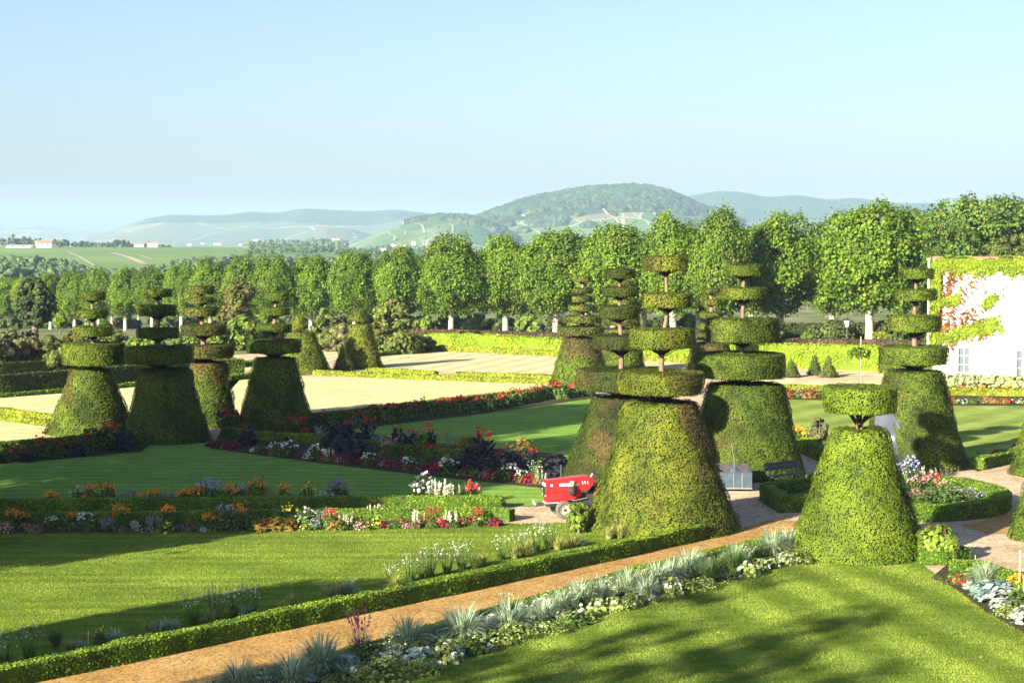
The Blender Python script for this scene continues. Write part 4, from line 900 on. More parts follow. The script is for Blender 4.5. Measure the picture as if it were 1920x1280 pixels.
def k_tall(pm, fm='mound', r=.3, h=.75, n=150, fl=26, fs=.11, ls=.1):
    """bushy stems with flowers held on top"""
    def f(mb):
        moundf(mb, r, h * .72, n, ls)
        k = 16; a = rng.uniform(0, 6.28, k); A = np.stack([r * .3 * np.cos(a), r * .3 * np.sin(a), np.zeros(k)], 1); stems(mb, A, A * 2.2 + np.array([0, 0, h * .92]), .01)
    def g(mb):
        k = fl; a = rng.uniform(0, 6.28, k); q = r * np.sqrt(rng.random(k)); P = np.stack([q * np.cos(a), q * np.sin(a), h * (1.02 - .3 * (q / r) ** 2 - .25 * rng.random(k))], 1); blooms(mb, P, fs, 0)
    return lambda: two(f, fm, g, pm)
def k_spike(pm, fm, r=.28, h=.7, n=14, ls=.09):
    def f(mb):
        moundf(mb, r, h * .45, 120, ls)
    def g(mb):
        for k in range(n):
            a = rng.uniform(0, 6.28); q = r * math.sqrt(rng.random()); H = h * rng.uniform(.75, 1.1); m_ = 14
            z = np.linspace(H * .42, H, m_); w = .02 * (1 - (z - z[0]) / (H * .75)) + .006; an = rng.uniform(0, 6.28, m_)
            P = np.stack([q * math.cos(a) + w * np.cos(an), q * math.sin(a) + w * np.sin(an), z], 1)
            leaves(mb, P, np.stack([np.cos(an), np.sin(an), .5 + 0 * an], 1), .05, .6)
            stems(mb, [(q * math.cos(a), q * math.sin(a), 0)], [(q * math.cos(a), q * math.sin(a), H)], .012)
    return lambda: two(f, fm, g, pm, bn='flower_spikes')
def k_gaura(pm='white', fm='darkgrass', r=.42, h=.78, n=44, fl=64, fs=.045):
    def f(mb):
        bladesf(mb, 70, h * .5, .7, .016, .1); a = rng.uniform(0, 6.28, n); A = np.stack([.08 * np.cos(a), .08 * np.sin(a), np.zeros(n)], 1)
        B = np.stack([r * np.cos(a) * rng.uniform(.2, 1, n), r * np.sin(a) * rng.uniform(.2, 1, n), h * rng.uniform(.7, 1.05, n)], 1); stems(mb, A, B, .006); f.B = B
    def g(mb):
        i = rng.integers(0, n, fl); t = rng.uniform(.6, 1.02, fl)[:, None]; blooms(mb, f.B[i] * t + .03 * rng.normal(size=(fl, 3)), fs, 0)
    return lambda: two(f, fm, g, pm)
def k_grass(fm, L_=.7, n=430, spread=1.0, w=.022, droop=.8, plume=None):
    def f(mb): bladesf(mb, n, L_, spread, w, .1, droop)
    def g(mb):
        for k in range(14):
            a = rng.uniform(0, 6.28); H = L_ * rng.uniform(1.1, 1.45); q = rng.uniform(.05, .3)
            z = np.linspace(H * .75, H, 7); P = np.stack([q * math.cos(a) * z / H, q * math.sin(a) * z / H, z], 1)
            leaves(mb, P, rnd3(7), .05, .5); stems(mb, [(0, 0, .1)], [(q * math.cos(a), q * math.sin(a), H)], .006)
    return lambda: two(f, fm, g if plume else None, plume, fn='blades', bn='plumes')
def k_canna(pm='red', fm='mound', h=1.05, n=4):
    def f(mb):
        for k in range(n):
            a = rng.uniform(0, 6.28); x, y = .18 * math.cos(a), .18 * math.sin(a); stems(mb, [(x, y, 0)] * 2, [(x, y, h * .95)] * 2, .016)
            m_ = 7; an = rng.uniform(0, 6.28, m_); z = np.linspace(.12, h * .62, m_); d = np.stack([np.cos(an), np.sin(an), 0 * an], 1)
            # long paddle leaves rising outwards from the stem
            up = np.array([0, 0, 1.0]); s = np.stack([-np.sin(an), np.cos(an), 0 * an], 1); l = .42; w = .075
            B = np.array([x, y, 0]) + up * z[:, None]
            p0, p1, p2, p3 = B, B + d * l * .35 + up * l * .35, B + d * l * .65 + up * l * .62, B + d * l + up * l * .7
            V = np.stack([p0, p1 - s * w, p1 + s * w, p2 - s * w * .8, p2 + s * w * .8, p3], 1); q = np.arange(m_)[:, None] * 6; tn = rng.random(m_)
            mb.add(V, q + np.array([0, 1, 2]), 0, tn); nV = m_ * 6
            mb.Q.append((q + np.array([1, 3, 4, 2]) + mb.n - nV, 0, tn, np.zeros(m_))); mb.Q.append((q + np.array([3, 5, 4]) + mb.n - nV, 0, tn, np.zeros(m_)))
            f.T.append((x, y, h * rng.uniform(.85, 1.05)))
    def g(mb):
        for (x, y, z) in f.T[-n:]:
            P = np.array([x, y, z]) + rng.normal(size=(7, 3)) * np.array([.04, .04, .07]); leaves(mb, P, rnd3(7), .085, .55)
    f.T = []
    return lambda: two(f, fm, g, pm)
def k_big(fm='navy', r=.38, h=.62, n=150, ls=.17):
    def f(mb):
        P, d = dome(n, r, h); leaves(mb, P, np.array([0, 0, .7]) + d * .6 + .5 * rnd3(n), ls, .42)
    return lambda: two(f, fm, None, None)
def k_dahlia(pm='red', fm='mound'):
    def f(mb): moundf(mb, .5, .78, 300, .14)
    def g(mb):
        k = 20; a = rng.uniform(0, 6.28, k); q = .45 * np.sqrt(rng.random(k)); P = np.stack([q * np.cos(a), q * np.sin(a), .9 - .25 * rng.random(k) - .3 * (q / .5) ** 2], 1); blooms(mb, P, .15, 0, np.array([0, -.5, .6]))
    return lambda: two(f, fm, g, pm)
# kind: (object name, description, category, builder)
KINDS = {
 'white': ('white_flower_clump', 'white flower clump', 'flower clump', k_mound('white', fl=26, fs=.1)),
 'whitedahlia': ('white_flower_clump', 'tall white daisy clump', 'flower clump', k_tall('white', h=.55, r=.34, fl=20, fs=.13)),
 'begonia': ('white_begonia', 'white begonia clump', 'flower clump', k_mound('white', 'lightmound', r=.3, h=.3, fl=22, fs=.11, n=190)),
 'orange': ('orange_flower_clump', 'orange rudbeckia clump', 'flower clump', k_tall('orange', h=.62, r=.34, fl=44, fs=.12)),
 'orangetall': ('orange_flower_clump', 'tall orange flower clump', 'flower clump', k_tall('orange', h=.85, r=.34, fl=46, fs=.12)),
 'yellow': ('yellow_flower_clump', 'yellow flower clump', 'flower clump', k_mound('yellow', r=.34, h=.36, fl=26, fs=.11)),
 'yellowtall': ('yellow_flower_clump', 'tall yellow flower clump', 'flower clump', k_tall('yellow', h=.8, r=.32, fl=18, fs=.12)),
 'magenta': ('mauve_flower_clump', 'low mauve flower mound', 'flower clump', k_mound('magenta', r=.4, h=.3, fl=110, fs=.07)),
 'pink': ('pink_flower_clump', 'low pink flower mound', 'flower clump', k_mound('pink', r=.32, h=.3, fl=80, fs=.08)),
 'pinktall': ('pink_flower_clump', 'tall pink flower clump', 'flower clump', k_tall('pink', h=.75, r=.4, fl=36, fs=.12)),
 'salmon': ('salmon_flower_clump', 'salmon red flower mound', 'flower clump', k_mound('salmon', r=.36, h=.32, fl=90, fs=.08)),
 'crimson': ('crimson_flower_mound', 'deep crimson flower mound', 'flower clump', k_mound('crimson', 'navy', r=.42, h=.36, fl=150, fs=.09)),
 'blue': ('blue_aster_bush', 'blue aster bush', 'flower clump', k_tall('blue', h=1.0, r=.42, fl=46, fs=.1, n=280)),
 'lilac': ('lilac_spike_clump', 'dull lilac spiky clump', 'flower clump', k_spike('lilac', 'shrubgrey', h=.45, n=17)),
 'purple': ('purple_flower_clump', 'purple round-headed flowers', 'flower clump', k_tall('purple', h=.72, r=.28, fl=14, fs=.13)),
 'whitespike': ('white_spike_clump', 'white flower spikes', 'flower clump', k_spike('cream', 'lightmound', h=.55, n=11)),
 'silver': ('silver_leaf_clump', 'silver leaved clump', 'plant', k_big('silver', .24, .3, 90, .11)),
 'silverwhite': ('silver_leaf_clump', 'small whitish silver clump', 'plant', k_mound('white', 'silver', r=.28, h=.26, fl=30, fs=.07)),
 'coleus': ('bronze_leaf_clump', 'bronze leafy clump', 'plant', k_big('coleus', .42, .5, 200, .13)),
 'green': ('green_leaf_clump', 'leafy green clump', 'plant', k_big('mound', .32, .38, 140, .11)),
 'light': ('pale_leaf_mound', 'pale green leafy mound', 'plant', k_big('lightmound', .42, .34, 380, .065)),
 'greenbush': ('feathery_green_bush', 'feathery green bush', 'plant', k_big('darkgrass', .42, .75, 420, .09)),
 'navy': ('dark_purple_plant', 'dark purple leafy plant', 'plant', k_big('navy', .52, .85, 210, .2)),
 'brown': ('bronze_bushy_plant', 'tall bronze leafy plant', 'plant', k_big('coleus', .45, 1.1, 200, .16)),
 'canna': ('red_canna', 'green canna, red flowers', 'plant', k_canna()),
 'cannadark': ('dark_leaf_canna', 'dark canna, red flowers', 'plant', k_canna('red', 'navy')),
 'redspire': ('red_flower_clump', 'tall red flower clump', 'flower clump', k_tall('red', h=.8, r=.34, fl=30, fs=.12)),
 'redlow': ('red_flower_clump', 'low red flower clump', 'flower clump', k_mound('red', r=.34, h=.34, fl=60, fs=.09)),
 'gaura': ('white_gaura', 'wiry white gaura', 'flower clump', k_gaura()),
 'pinkgaura': ('pale_pink_gaura', 'airy pink flower clump', 'flower clump', k_gaura('pink', h=1.0, r=.5)),
 'lilacgaura': ('lilac_airy_clump', 'airy lilac flower clump', 'flower clump', k_gaura('blue', h=.95, r=.5, fs=.06)),
 'bluegrass': ('blue_grass_tuft', 'arching blue-green grass', 'ornamental grass', k_grass('bluegrass')),
 'bluegrasssmall': ('blue_grass_tuft', 'small blue-green grass tuft', 'ornamental grass', k_grass('bluegrass', .46, 180)),
 'goldgrass': ('golden_grass_tuft', 'pale golden grass tuft', 'ornamental grass', k_grass('goldgrass', .62, 260, .7, .018)),
 'finegrass': ('fine_green_grass_tuft', 'fine feathery grass tuft', 'ornamental grass', k_grass('darkgrass', .62, 420, .85, .013, .7)),
 'plumegrass': ('purple_plume_grass', 'purple plumed grass tuft', 'ornamental grass', k_grass('darkgrass', .62, 260, .7, .012, .5, 'magenta')),
 'hosta': ('blue_leaf_plant', 'blue-grey broad leaved plant', 'plant', k_big('blueleaf', .3, .3, 60, .19)),
 'dahlia': ('red_dahlia_bush', 'red dahlia bush', 'flower clump', k_dahlia()),
 'dahliadark': ('dark_red_dahlia_bush', 'dark red dahlia bush', 'flower clump', k_dahlia('crimson', 'mound')),
}
REC = []; LOWBED = ('before the front border hedge', 'behind the rear border hedge', 'in the diagonal dark bed, lawn side', 'in the diagonal dark bed, far side')
def plant(kind, px, by, bed, scale=1.0, p=None):
    nm, desc, cat, _ = KINDS[kind]; v = random.choice(proto(kind)); pos = p or G(px, by)
    root = empty(nm, (pos.x, pos.y, .03), random.uniform(0, 6.28)); s = scale * random.uniform(.88, 1.08) * (.86 if bed in LOWBED else 1)
    for pn, me in v:
        o = link(pn, me, root); o.scale = (s, s, s * random.uniform(.92, 1.08))
    REC.append((bed, kind, pos.x / pos.y, root)); root['category'] = cat
    return root
# --- front row of the border (before the front box hedge)
bf = 'before the front border hedge'
for k, px, by, s in [('pink', 8, 999, 1.1), ('orangetall', 25, 989, 1), ('orange', 42, 987, 1), ('salmon', 48, 995, .9), ('magenta', 70, 998, 1.1), ('white', 92, 984, 1), ('green', 100, 996, 1), ('whitedahlia', 98, 990, .8), ('orange', 138, 988, .8), ('green', 125, 998, .9), ('pink', 138, 995, .7), ('whitedahlia', 160, 991, 1.1), ('green', 172, 998, .8), ('lilac', 198, 993, 1), ('green', 208, 999, .8), ('orangetall', 226, 992, 1.0), ('magenta', 233, 999, .6), ('silver', 252, 990, 1), ('whitespike', 254, 996, .6), ('white', 264, 997, .8), ('lilac', 290, 992, 1), ('white', 285, 998, .6), ('yellow', 312, 999, 1.15), ('orangetall', 316, 985, .85), ('magenta', 350, 996, 1.05), ('green', 330, 998, .8), ('green', 372, 996, .9), ('silverwhite', 380, 997, .7), ('orange', 394, 990, .95), ('green', 400, 997, .8), ('blue', 424, 991, 1.0), ('greenbush', 432, 995, 1), ('orangetall', 448, 991, 1.05), ('pinktall', 452, 988, .8), ('greenbush', 468, 993, .95), ('green', 480, 996, .8), ('coleus', 492, 996, .95), ('coleus', 515, 995, .95), ('coleus', 540, 994, .9), ('redlow', 548, 990, .7), ('yellowtall', 544, 985, 1.0), ('yellow', 572, 995, .7), ('whitedahlia', 575, 986, 1.25), ('silver', 592, 988, 1.2), ('lilacgaura', 602, 988, .7), ('green', 588, 994, .9), ('redspire', 622, 993, .95), ('coleus', 632, 994, .8), ('pinktall', 620, 987, .9), ('whitespike', 648, 992, .85), ('green', 640, 995, .9), ('green', 660, 993, .6), ('pink', 676, 993, .9), ('yellow', 690, 990, .8), ('yellow', 706, 990, .8), ('crimson', 719, 990, .7), ('yellow', 688, 995, .5), ('green', 740, 991, .9), ('coleus', 750, 985, .6), ('pink', 758, 991, .7), ('magenta', 775, 991, .8), ('pink', 785, 988, .8), ('redlow', 799, 985, .9), ('redspire', 814, 984, .9), ('green', 810, 990, .8), ('salmon', 823, 987, .9), ('crimson', 836, 989, .75), ('whitespike', 846, 988, .95), ('green', 852, 990, .7), ('salmon', 868, 985, 1), ('salmon', 884, 983, 1), ('yellow', 908, 984, .95), ('redspire', 893, 980, .8), ('crimson', 928, 986, .75), ('pink', 936, 986, .5), ('green', 895, 988, .7), ('whitespike', 704, 976, 1.1), ('whitespike', 784, 984, .8)]:
    plant(k, px, by, bf, s)
br = 'behind the rear border hedge'
for k, px, by, s in [('white', 20, 952, .8), ('white', 34, 950, .8), ('white', 58, 950, .7), ('orange', 96, 950, 1.0), ('orange', 108, 950, .8), ('yellow', 120, 951, .7), ('whitedahlia', 150, 947, 1.3), ('orangetall', 172, 948, .95), ('orange', 163, 950, .8), ('orangetall', 200, 947, 1.1), ('brown', 206, 947, .6), ('white', 222, 948, 1.2), ('lilac', 245, 948, 1.3), ('orange', 266, 949, .9), ('orangetall', 288, 948, .9), ('lilac', 310, 947, 1.2), ('lilac', 330, 947, 1.2), ('orange', 346, 948, 1), ('orange', 359, 947, 1.15), ('orangetall', 374, 946, 1), ('blue', 389, 945, 1.2), ('blue', 409, 947, .85), ('orangetall', 433, 946, .95), ('redspire', 434, 948, .7), ('blue', 452, 945, .95), ('orangetall', 481, 943, 1.25), ('brown', 468, 944, .75), ('brown', 500, 945, .75), ('orangetall', 533, 947, .95), ('lilac', 556, 946, 1), ('green', 575, 946, 1.1), ('yellowtall', 577, 945, 1.2), ('whitedahlia', 604, 946, .95), ('silver', 616, 946, 1.6), ('purple', 626, 944, 1.25), ('purple', 642, 943, 1.35), ('greenbush', 636, 946, .7), ('crimson', 664, 947, .8), ('lilacgaura', 690, 946, .6), ('coleus', 728, 947, .7), ('coleus', 715, 947, .6), ('whitedahlia', 785, 946, 1.4), ('whitedahlia', 797, 938, 1.7), ('whitespike', 826, 944, 1.4), ('whitespike', 844, 943, 1.3), ('whitespike', 812, 945, 1.1), ('finegrass', 862, 943, 1.3), ('redspire', 882, 944, 1.05), ('pinktall', 890, 943, 1.0), ('greenbush', 802, 947, .8)]:
    plant(k, px, by, br, s)
# --- diagonal dark bed
def ey(px): return float(np.interp(px, [400, 440, 520, 600, 690, 800, 930, 1010, 1060], [838, 843, 854, 864, 872, 885, 899, 908, 914]))
bc = 'in the diagonal dark bed, lawn side'
for k, px, s in [('crimson', 399, 1), ('crimson', 434, 1.1), ('white', 420, .6), ('navy', 464, 1.15), ('silverwhite', 476, .9), ('green', 490, 1.2), ('crimson', 506, .7), ('whitedahlia', 517, 1.1), ('whitedahlia', 543, 1.2), ('navy', 536, .85), ('green', 530, 1), ('crimson', 566, .75), ('silverwhite', 577, 1.1), ('whitedahlia', 594, 1.1), ('whitespike', 579, .7), ('redlow', 608, 1), ('whitespike', 618, 1.05), ('redlow', 630, .9), ('silverwhite', 639, 1.0), ('crimson', 651, 1.0), ('navy', 645, 1.2), ('navy', 676, 1.1), ('crimson', 678, .9), ('whitedahlia', 692, 1.2), ('crimson', 712, 1.0), ('silver', 718, 1.0), ('crimson', 733, .95), ('silver', 741, .9), ('crimson', 750, .95), ('greenbush', 727, 1), ('whitedahlia', 765, 1.25), ('crimson', 776, .95), ('green', 786, 1), ('canna', 800, .85), ('crimson', 804, 1.1), ('crimson', 822, 1.1), ('whitedahlia', 842, 1.5), ('orange', 832, .8), ('navy', 876, 1.25), ('coleus', 870, .7), ('silverwhite', 866, .9), ('silver', 906, 1.1), ('navy', 920, 1.2), ('crimson', 917, 1.0), ('green', 936, 1.1), ('whitedahlia', 955, 1.2), ('navy', 963, 1.25), ('crimson', 971, 1.0), ('whitedahlia', 978, 1.0), ('crimson', 996, 1.1), ('greenbush', 1002, .9), ('whitespike', 1013, 1.0), ('gaura', 1005, 1.1), ('navy', 1040, 1.35), ('redlow', 1008, .8), ('green', 890, .9), ('green', 850, .9)]:
    back = 10 if k in ('navy', 'canna', 'greenbush') else 0
    plant(k, px, ey(px) - back, bc, s * 1.05)
bb = 'in the diagonal dark bed, far side'
for k, px, dy, s in [('cannadark', 420, 30, 1.1), ('canna', 447, 30, 1.15), ('canna', 430, 28, 1.0), ('redspire', 456, 26, 1.0), ('navy', 470, 24, .9), ('finegrass', 500, 28, 1), ('canna', 548, 32, 1.1), ('canna', 566, 34, 1.1), ('redspire', 572, 30, .9), ('gaura', 598, 32, 1.4), ('lilacgaura', 604, 26, 1), ('redspire', 614, 30, .95), ('navy', 626, 30, 1.15), ('cannadark', 650, 34, 1.05), ('navy', 672, 30, .9), ('cannadark', 694, 34, 1.3), ('navy', 688, 28, 1), ('gaura', 720, 34, 1.2), ('lilacgaura', 708, 26, 1.1), ('pinktall', 735, 28, 1.15), ('pinktall', 727, 24, 1.0), ('cannadark', 746, 36, 1.0), ('navy', 762, 30, .9), ('cannadark', 772, 30, 1.2), ('canna', 790, 28, 1.15), ('cannadark', 803, 34, 1.35), ('redspire', 818, 28, .9), ('pinkgaura', 832, 30, 1.15), ('lilacgaura', 850, 32, 1.3), ('brown', 868, 32, 1), ('brown', 884, 34, 1.1), ('goldgrass', 838, 22, .9), ('navy', 895, 26, 1), ('cannadark', 901, 34, 1.35), ('cannadark', 914, 26, 1.3), ('redspire', 936, 30, 1.0), ('brown', 956, 30, 1.05), ('brown', 982, 32, 1.25), ('navy', 990, 26, .9), ('cannadark', 1002, 26, .9), ('navy', 1030, 30, .95), ('navy', 1048, 30, .9), ('navy', 955, 24, 1)]:
    plant(k, px, ey(px) - dy, bb, s)
# --- red dahlia row
bd = 'in the long red dahlia row'
for i, px in enumerate(np.linspace(606, 1104, 30)):
    by = float(np.interp(px, [606, 640, 880, 1000, 1105], [798, 799, 772, 753, 741])) + random.uniform(-2, 2)
    plant('dahliadark' if px < 700 and i % 2 else 'dahlia', float(px), by, bd, 1.0 if px > 680 else .8)
bl = 'in the red flower bed at the left edge'
for k, px, by, s in [('dahliadark', 14, 866, .75), ('dahlia', 36, 863, .85), ('dahliadark', 60, 862, .7), ('dahlia', 82, 858, 1.1), ('navy', 50, 867, .6), ('dahlia', 104, 856, .8), ('dahlia', 134, 852, 1.0), ('green', 120, 858, 1.0), ('dahlia', 160, 849, .9), ('dahliadark', 172, 844, 1.1), ('dahlia', 196, 842, 1.2), ('dahlia', 214, 838, 1.35), ('navy', 235, 840, 1.0), ('navy', 225, 846, .8), ('dahliadark', -15, 868, .8), ('navy', 150, 856, .7)]:
    plant(k, px, by, bl, s)
# --- pale border in the foreground, between path and near lawn
bp = 'in the foreground path border'
for k, px, by, s in [('bluegrass', 380, 1335, 1.2), ('bluegrass', 450, 1300, 1.15), ('bluegrass', 548, 1296, 1.35), ('bluegrass', 602, 1268, 1.5), ('light', 628, 1290, .9), ('hosta', 500, 1290, 1), ('begonia', 672, 1272, 1.1), ('plumegrass', 678, 1240, 1.15), ('light', 722, 1275, 1.3), ('gaura', 742, 1258, .9), ('silverwhite', 735, 1245, 1.2), ('bluegrass', 765, 1222, 1.3), ('hosta', 786, 1245, 1.15), ('light', 800, 1262, 1.0), ('light', 770, 1266, 1.0), ('begonia', 786, 1228, 1.05), ('begonia', 826, 1222, 1.1), ('begonia', 838, 1240, 1.2), ('hosta', 852, 1232, .8), ('light', 812, 1242, .9), ('bluegrass', 866, 1206, 1.55), ('light', 858, 1222, 1.0), ('begonia', 898, 1210, 1), ('green', 886, 1226, 1.1), ('light', 938, 1206, 1.1), ('begonia', 912, 1222, .8), ('bluegrass', 955, 1190, 1.35), ('light', 968, 1198, 1.1), ('begonia', 985, 1183, 1.0), ('gaura', 1012, 1160, .8), ('bluegrass', 1020, 1166, 1.2), ('begonia', 1010, 1186, .9), ('light', 1036, 1188, .9), ('bluegrass', 1052, 1152, 1.1), ('gaura', 1072, 1150, .85), ('begonia', 1062, 1168, 1.1), ('begonia', 1094, 1160, 1.0), ('gaura', 1100, 1142, .9), ('bluegrass', 1088, 1136, 1.2), ('green', 1080, 1172, 1), ('begonia', 1122, 1146, 1.0), ('bluegrass', 1128, 1128, 1.0), ('gaura', 1140, 1130, .75), ('begonia', 1150, 1144, 1.1), ('bluegrass', 1178, 1118, 1.3), ('goldgrass', 1200, 1112, 1.3), ('bluegrass', 1210, 1122, 1.1), ('begonia', 1186, 1136, 1.0), ('begonia', 1216, 1130, .9), ('light', 1170, 1142, .9), ('begonia', 1255, 1116, 1.1), ('bluegrass', 1258, 1092, 1.2), ('bluegrass', 1232, 1102, 1.2), ('light', 1282, 1110, 1.0), ('bluegrass', 1290, 1082, 1.3), ('bluegrass', 1312, 1080, 1.2), ('finegrass', 1330, 1094, 1.3), ('light', 1318, 1106, 1.0), ('goldgrass', 1346, 1072, 1.1), ('finegrass', 1376, 1074, 1.3), ('bluegrass', 1384, 1058, 1.1), ('begonia', 1402, 1080, 1.2), ('begonia', 1424, 1068, 1.1), ('light', 1360, 1088, .9), ('finegrass', 1418, 1050, 1.2), ('begonia', 1448, 1062, .8), ('bluegrass', 1450, 1044, 1.4), ('bluegrass', 1476, 1040, 1.1), ('light', 1490, 1056, 1.2), ('gaura', 1486, 1036, 1.1), ('white', 1440, 1030, .8), ('gaura', 1462, 1028, .9)]:
    plant(k, px, by, bp, s)
fr = random.Random(3)
for i in range(60):
    t = i / 59; px = 420 + t * 1070; lo = float(np.interp(px, [420, 560, 700, 880, 1100, 1300, 1500], [1340, 1300, 1262, 1207, 1145, 1100, 1052])); up = float(np.interp(px, [420, 640, 870, 1190, 1480], [1300, 1243, 1175, 1082, 1012]))
    q = fr.random(); plant(('light', 'begonia', 'bluegrasssmall', 'silverwhite', 'gaura')[i % 5], px, lo - 5 + (up - lo + 10) * q * .9, bp, fr.uniform(.75, 1.05) * (.85 if i % 5 == 4 else 1))
bg = 'behind the long foreground hedge'
for k, px, by, s in [('gaura', 8, 1250, 1.3), ('gaura', 55, 1236, 1.2), ('goldgrass', 130, 1225, .8), ('bluegrasssmall', 145, 1222, 1), ('yellowtall', 188, 1208, .55), ('bluegrasssmall', 216, 1204, 1.2), ('finegrass', 104, 1212, .9), ('bluegrasssmall', 300, 1188, 1.15), ('bluegrasssmall', 320, 1184, 1.1), ('goldgrass', 276, 1192, .8), ('gaura', 362, 1172, 1.25), ('gaura', 404, 1164, 1.35), ('goldgrass', 398, 1168, 1.1), ('gaura', 440, 1156, 1.3), ('gaura', 472, 1152, 1.2), ('bluegrasssmall', 456, 1156, 1.2), ('goldgrass', 545, 1140, 1.0), ('goldgrass', 612, 1126, 1.1), ('bluegrass', 648, 1120, 1.05), ('goldgrass', 632, 1124, 1.0), ('gaura', 736, 1098, .95), ('gaura', 770, 1090, 1.1), ('gaura', 806, 1082, 1.2), ('gaura', 838, 1076, 1.15), ('gaura', 866, 1068, 1.2), ('goldgrass', 742, 1102, .9), ('pinkgaura', 790, 1086, .9), ('goldgrass', 905, 1060, 1.0), ('goldgrass', 890, 1066, .9), ('gaura', 940, 1050, 1.1), ('goldgrass', 965, 1048, 1.1), ('goldgrass', 985, 1044, 1.1), ('gaura', 1004, 1036, 1.3), ('gaura', 1030, 1030, 1.3), ('gaura', 975, 1038, 1.1), ('goldgrass', 1046, 1032, 1.0), ('goldgrass', 1076, 1026, 1.1), ('bluegrasssmall', 1090, 1024, .9), ('goldgrass', 1142, 1012, 1.0), ('goldgrass', 1162, 1010, 1.15), ('bluegrasssmall', 1182, 1008, 1.0), ('goldgrass', 1200, 1006, .9)]:
    plant(k, px, by, bg, s * .85)
# --- ring bed and right-hand beds
bq = 'inside the round hedge behind the short yew'
for k, px, by, s in [('lilacgaura', 1698, 925, 1.2), ('blue', 1706, 920, 1.1), ('pinktall', 1716, 928, 1.1), ('pinktall', 1740, 926, 1.1), ('white', 1728, 918, 1.4), ('redspire', 1748, 922, 1.2), ('pinktall', 1762, 928, .9), ('whitespike', 1738, 915, 1.3), ('pinkgaura', 1778, 918, 1.0), ('pinktall', 1716, 948, 1.0), ('pinktall', 1738, 948, .9), ('light', 1730, 938, 1.2), ('light', 1756, 938, 1.2), ('greenbush', 1745, 958, 1.1), ('greenbush', 1768, 956, 1.2), ('greenbush', 1722, 962, 1.0), ('greenbush', 1792, 946, 1.2), ('lilac', 1800, 936, 1.3), ('lilac', 1818, 938, 1.2), ('blue', 1810, 925, .6), ('silver', 1786, 930, 1.3), ('silver', 1840, 940, 1.1), ('lilac', 1832, 930, 1.2), ('lilac', 1798, 955, .9), ('magenta', 1850, 938, .8), ('purple', 1830, 948, .6), ('purple', 1842, 946, .6), ('greenbush', 1815, 950, .8), ('bluegrasssmall', 1776, 966, 1), ('bluegrasssmall', 1748, 970, 1)]:
    plant(k, px, by, bq, s * (.78 if 'pink' in k or k in ('lilac', 'redspire') else 1))
bm = 'behind the low hedge near the right edge'
for k, px, by, s in [('silver', 1824, 873, 1), ('purple', 1838, 869, .8), ('crimson', 1851, 866, .9), ('redlow', 1866, 863, .95), ('pink', 1880, 861, .9), ('redlow', 1872, 857, .9), ('pink', 1898, 855, 1.1), ('redlow', 1910, 851, 1.2), ('pink', 1918, 848, 1.2)]:
    plant(k, px, by, bm, s)
bx = 'by the bright hedge beyond the bench'
for k, px, by, s in [('yellow', 1488, 828, 1.1), ('orange', 1500, 832, 1.0), ('yellow', 1510, 836, 1.0), ('white', 1512, 826, 1.1), ('orange', 1494, 822, .9), ('redlow', 1497, 953, .8)]:
    plant(k, px, by, bx, s)
by_ = 'in the strip before the white building'
for px in range(1778, 1950, 13): plant('yellow' if (px // 13) % 3 else 'orange', px, 735 + random.uniform(-1.5, 1.5), by_, .85 if (px // 13) % 3 else .55)
bz = 'in the red strip along the right lawn'
for i, px in enumerate(range(1784, 1950, 13)): plant(('redlow', 'salmon', 'green', 'white')[(i * 3 + i // 2) % 4], px, 757 + random.uniform(-1, 1), bz, 1.0)
bw = 'in the low strip behind the dark tall yew'
for i, px in enumerate(range(1464, 1546, 12)): plant(('coleus', 'redlow', 'green', 'pink')[i % 4], px, 746, bw, 1.3)
be = 'in the mixed bed at bottom right'
for k, px, by, s in [('redlow', 1800, 1096, .8), ('begonia', 1808, 1090, .8), ('green', 1792, 1092, .8), ('silverwhite', 1820, 1104, .9), ('light', 1828, 1092, 1.2), ('bluegrass', 1838, 1098, 1.0), ('bluegrass', 1850, 1100, 1.1), ('yellow', 1830, 1112, .5), ('green', 1838, 1116, 1.0), ('hosta', 1852, 1122, 1.3), ('hosta', 1872, 1118, 1.3), ('hosta', 1862, 1132, 1.2), ('silver', 1884, 1135, 1.6), ('silver', 1878, 1146, 1.2), ('light', 1902, 1150, 1.1), ('silver', 1916, 1168, 1.4), ('light', 1890, 1156, .9), ('orange', 1914, 1118, 1.0), ('green', 1912, 1142, 1.2), ('pink', 1842, 1124, .4)]:
    plant(k, px, by, be, s)
from collections import defaultdict
grp = defaultdict(list)
for bed, kind, q, o in REC: grp[(bed, KINDS[kind][1])].append((q, o))
for (bed, desc), lst in grp.items():
    lst.sort(key=lambda t: t[0])
    for i, (q, o) in enumerate(lst):
        o['label'] = desc + ' ' + bed if len(lst) == 1 else '%s, %s from left, %s' % (desc, ORD[i], bed)
        if len(lst) > 1: o['group'] = desc + ' ' + bed
# pale shrub row at the foot of the white building
for i, px in enumerate(range(1780, 1990, 21)):
    shrub('pale_shrub', 'pale grey-green shrub at the white wall foot, %s from left' % ORD[i], px, 701 + i * .6, 726 + i * .4, 17, 'pale', seed=300 + i, ncl=30, per=70, ls=.13, group='pale shrubs along the white wall')
shrub('leafy_shrub', 'light green leafy shrub with small white flowers beside the tractor wheel', 1082, 936, 1000, 22, 'fresh', seed=330, ncl=40, per=40, ls=.1)
shrub('broadleaf_plant', 'broad-leaved light green plant right of the short yew', 1757, 988, 1052, 40, 'fresh', seed=331, ncl=60, per=34, ls=.17, flat=.8)
shrub('spiky_shrub', 'narrow grey-green shrub rising beside the orange flowers', 1534, 774, 838, 20, 'shrubgrey', seed=332, ncl=40, per=50, ls=.1)

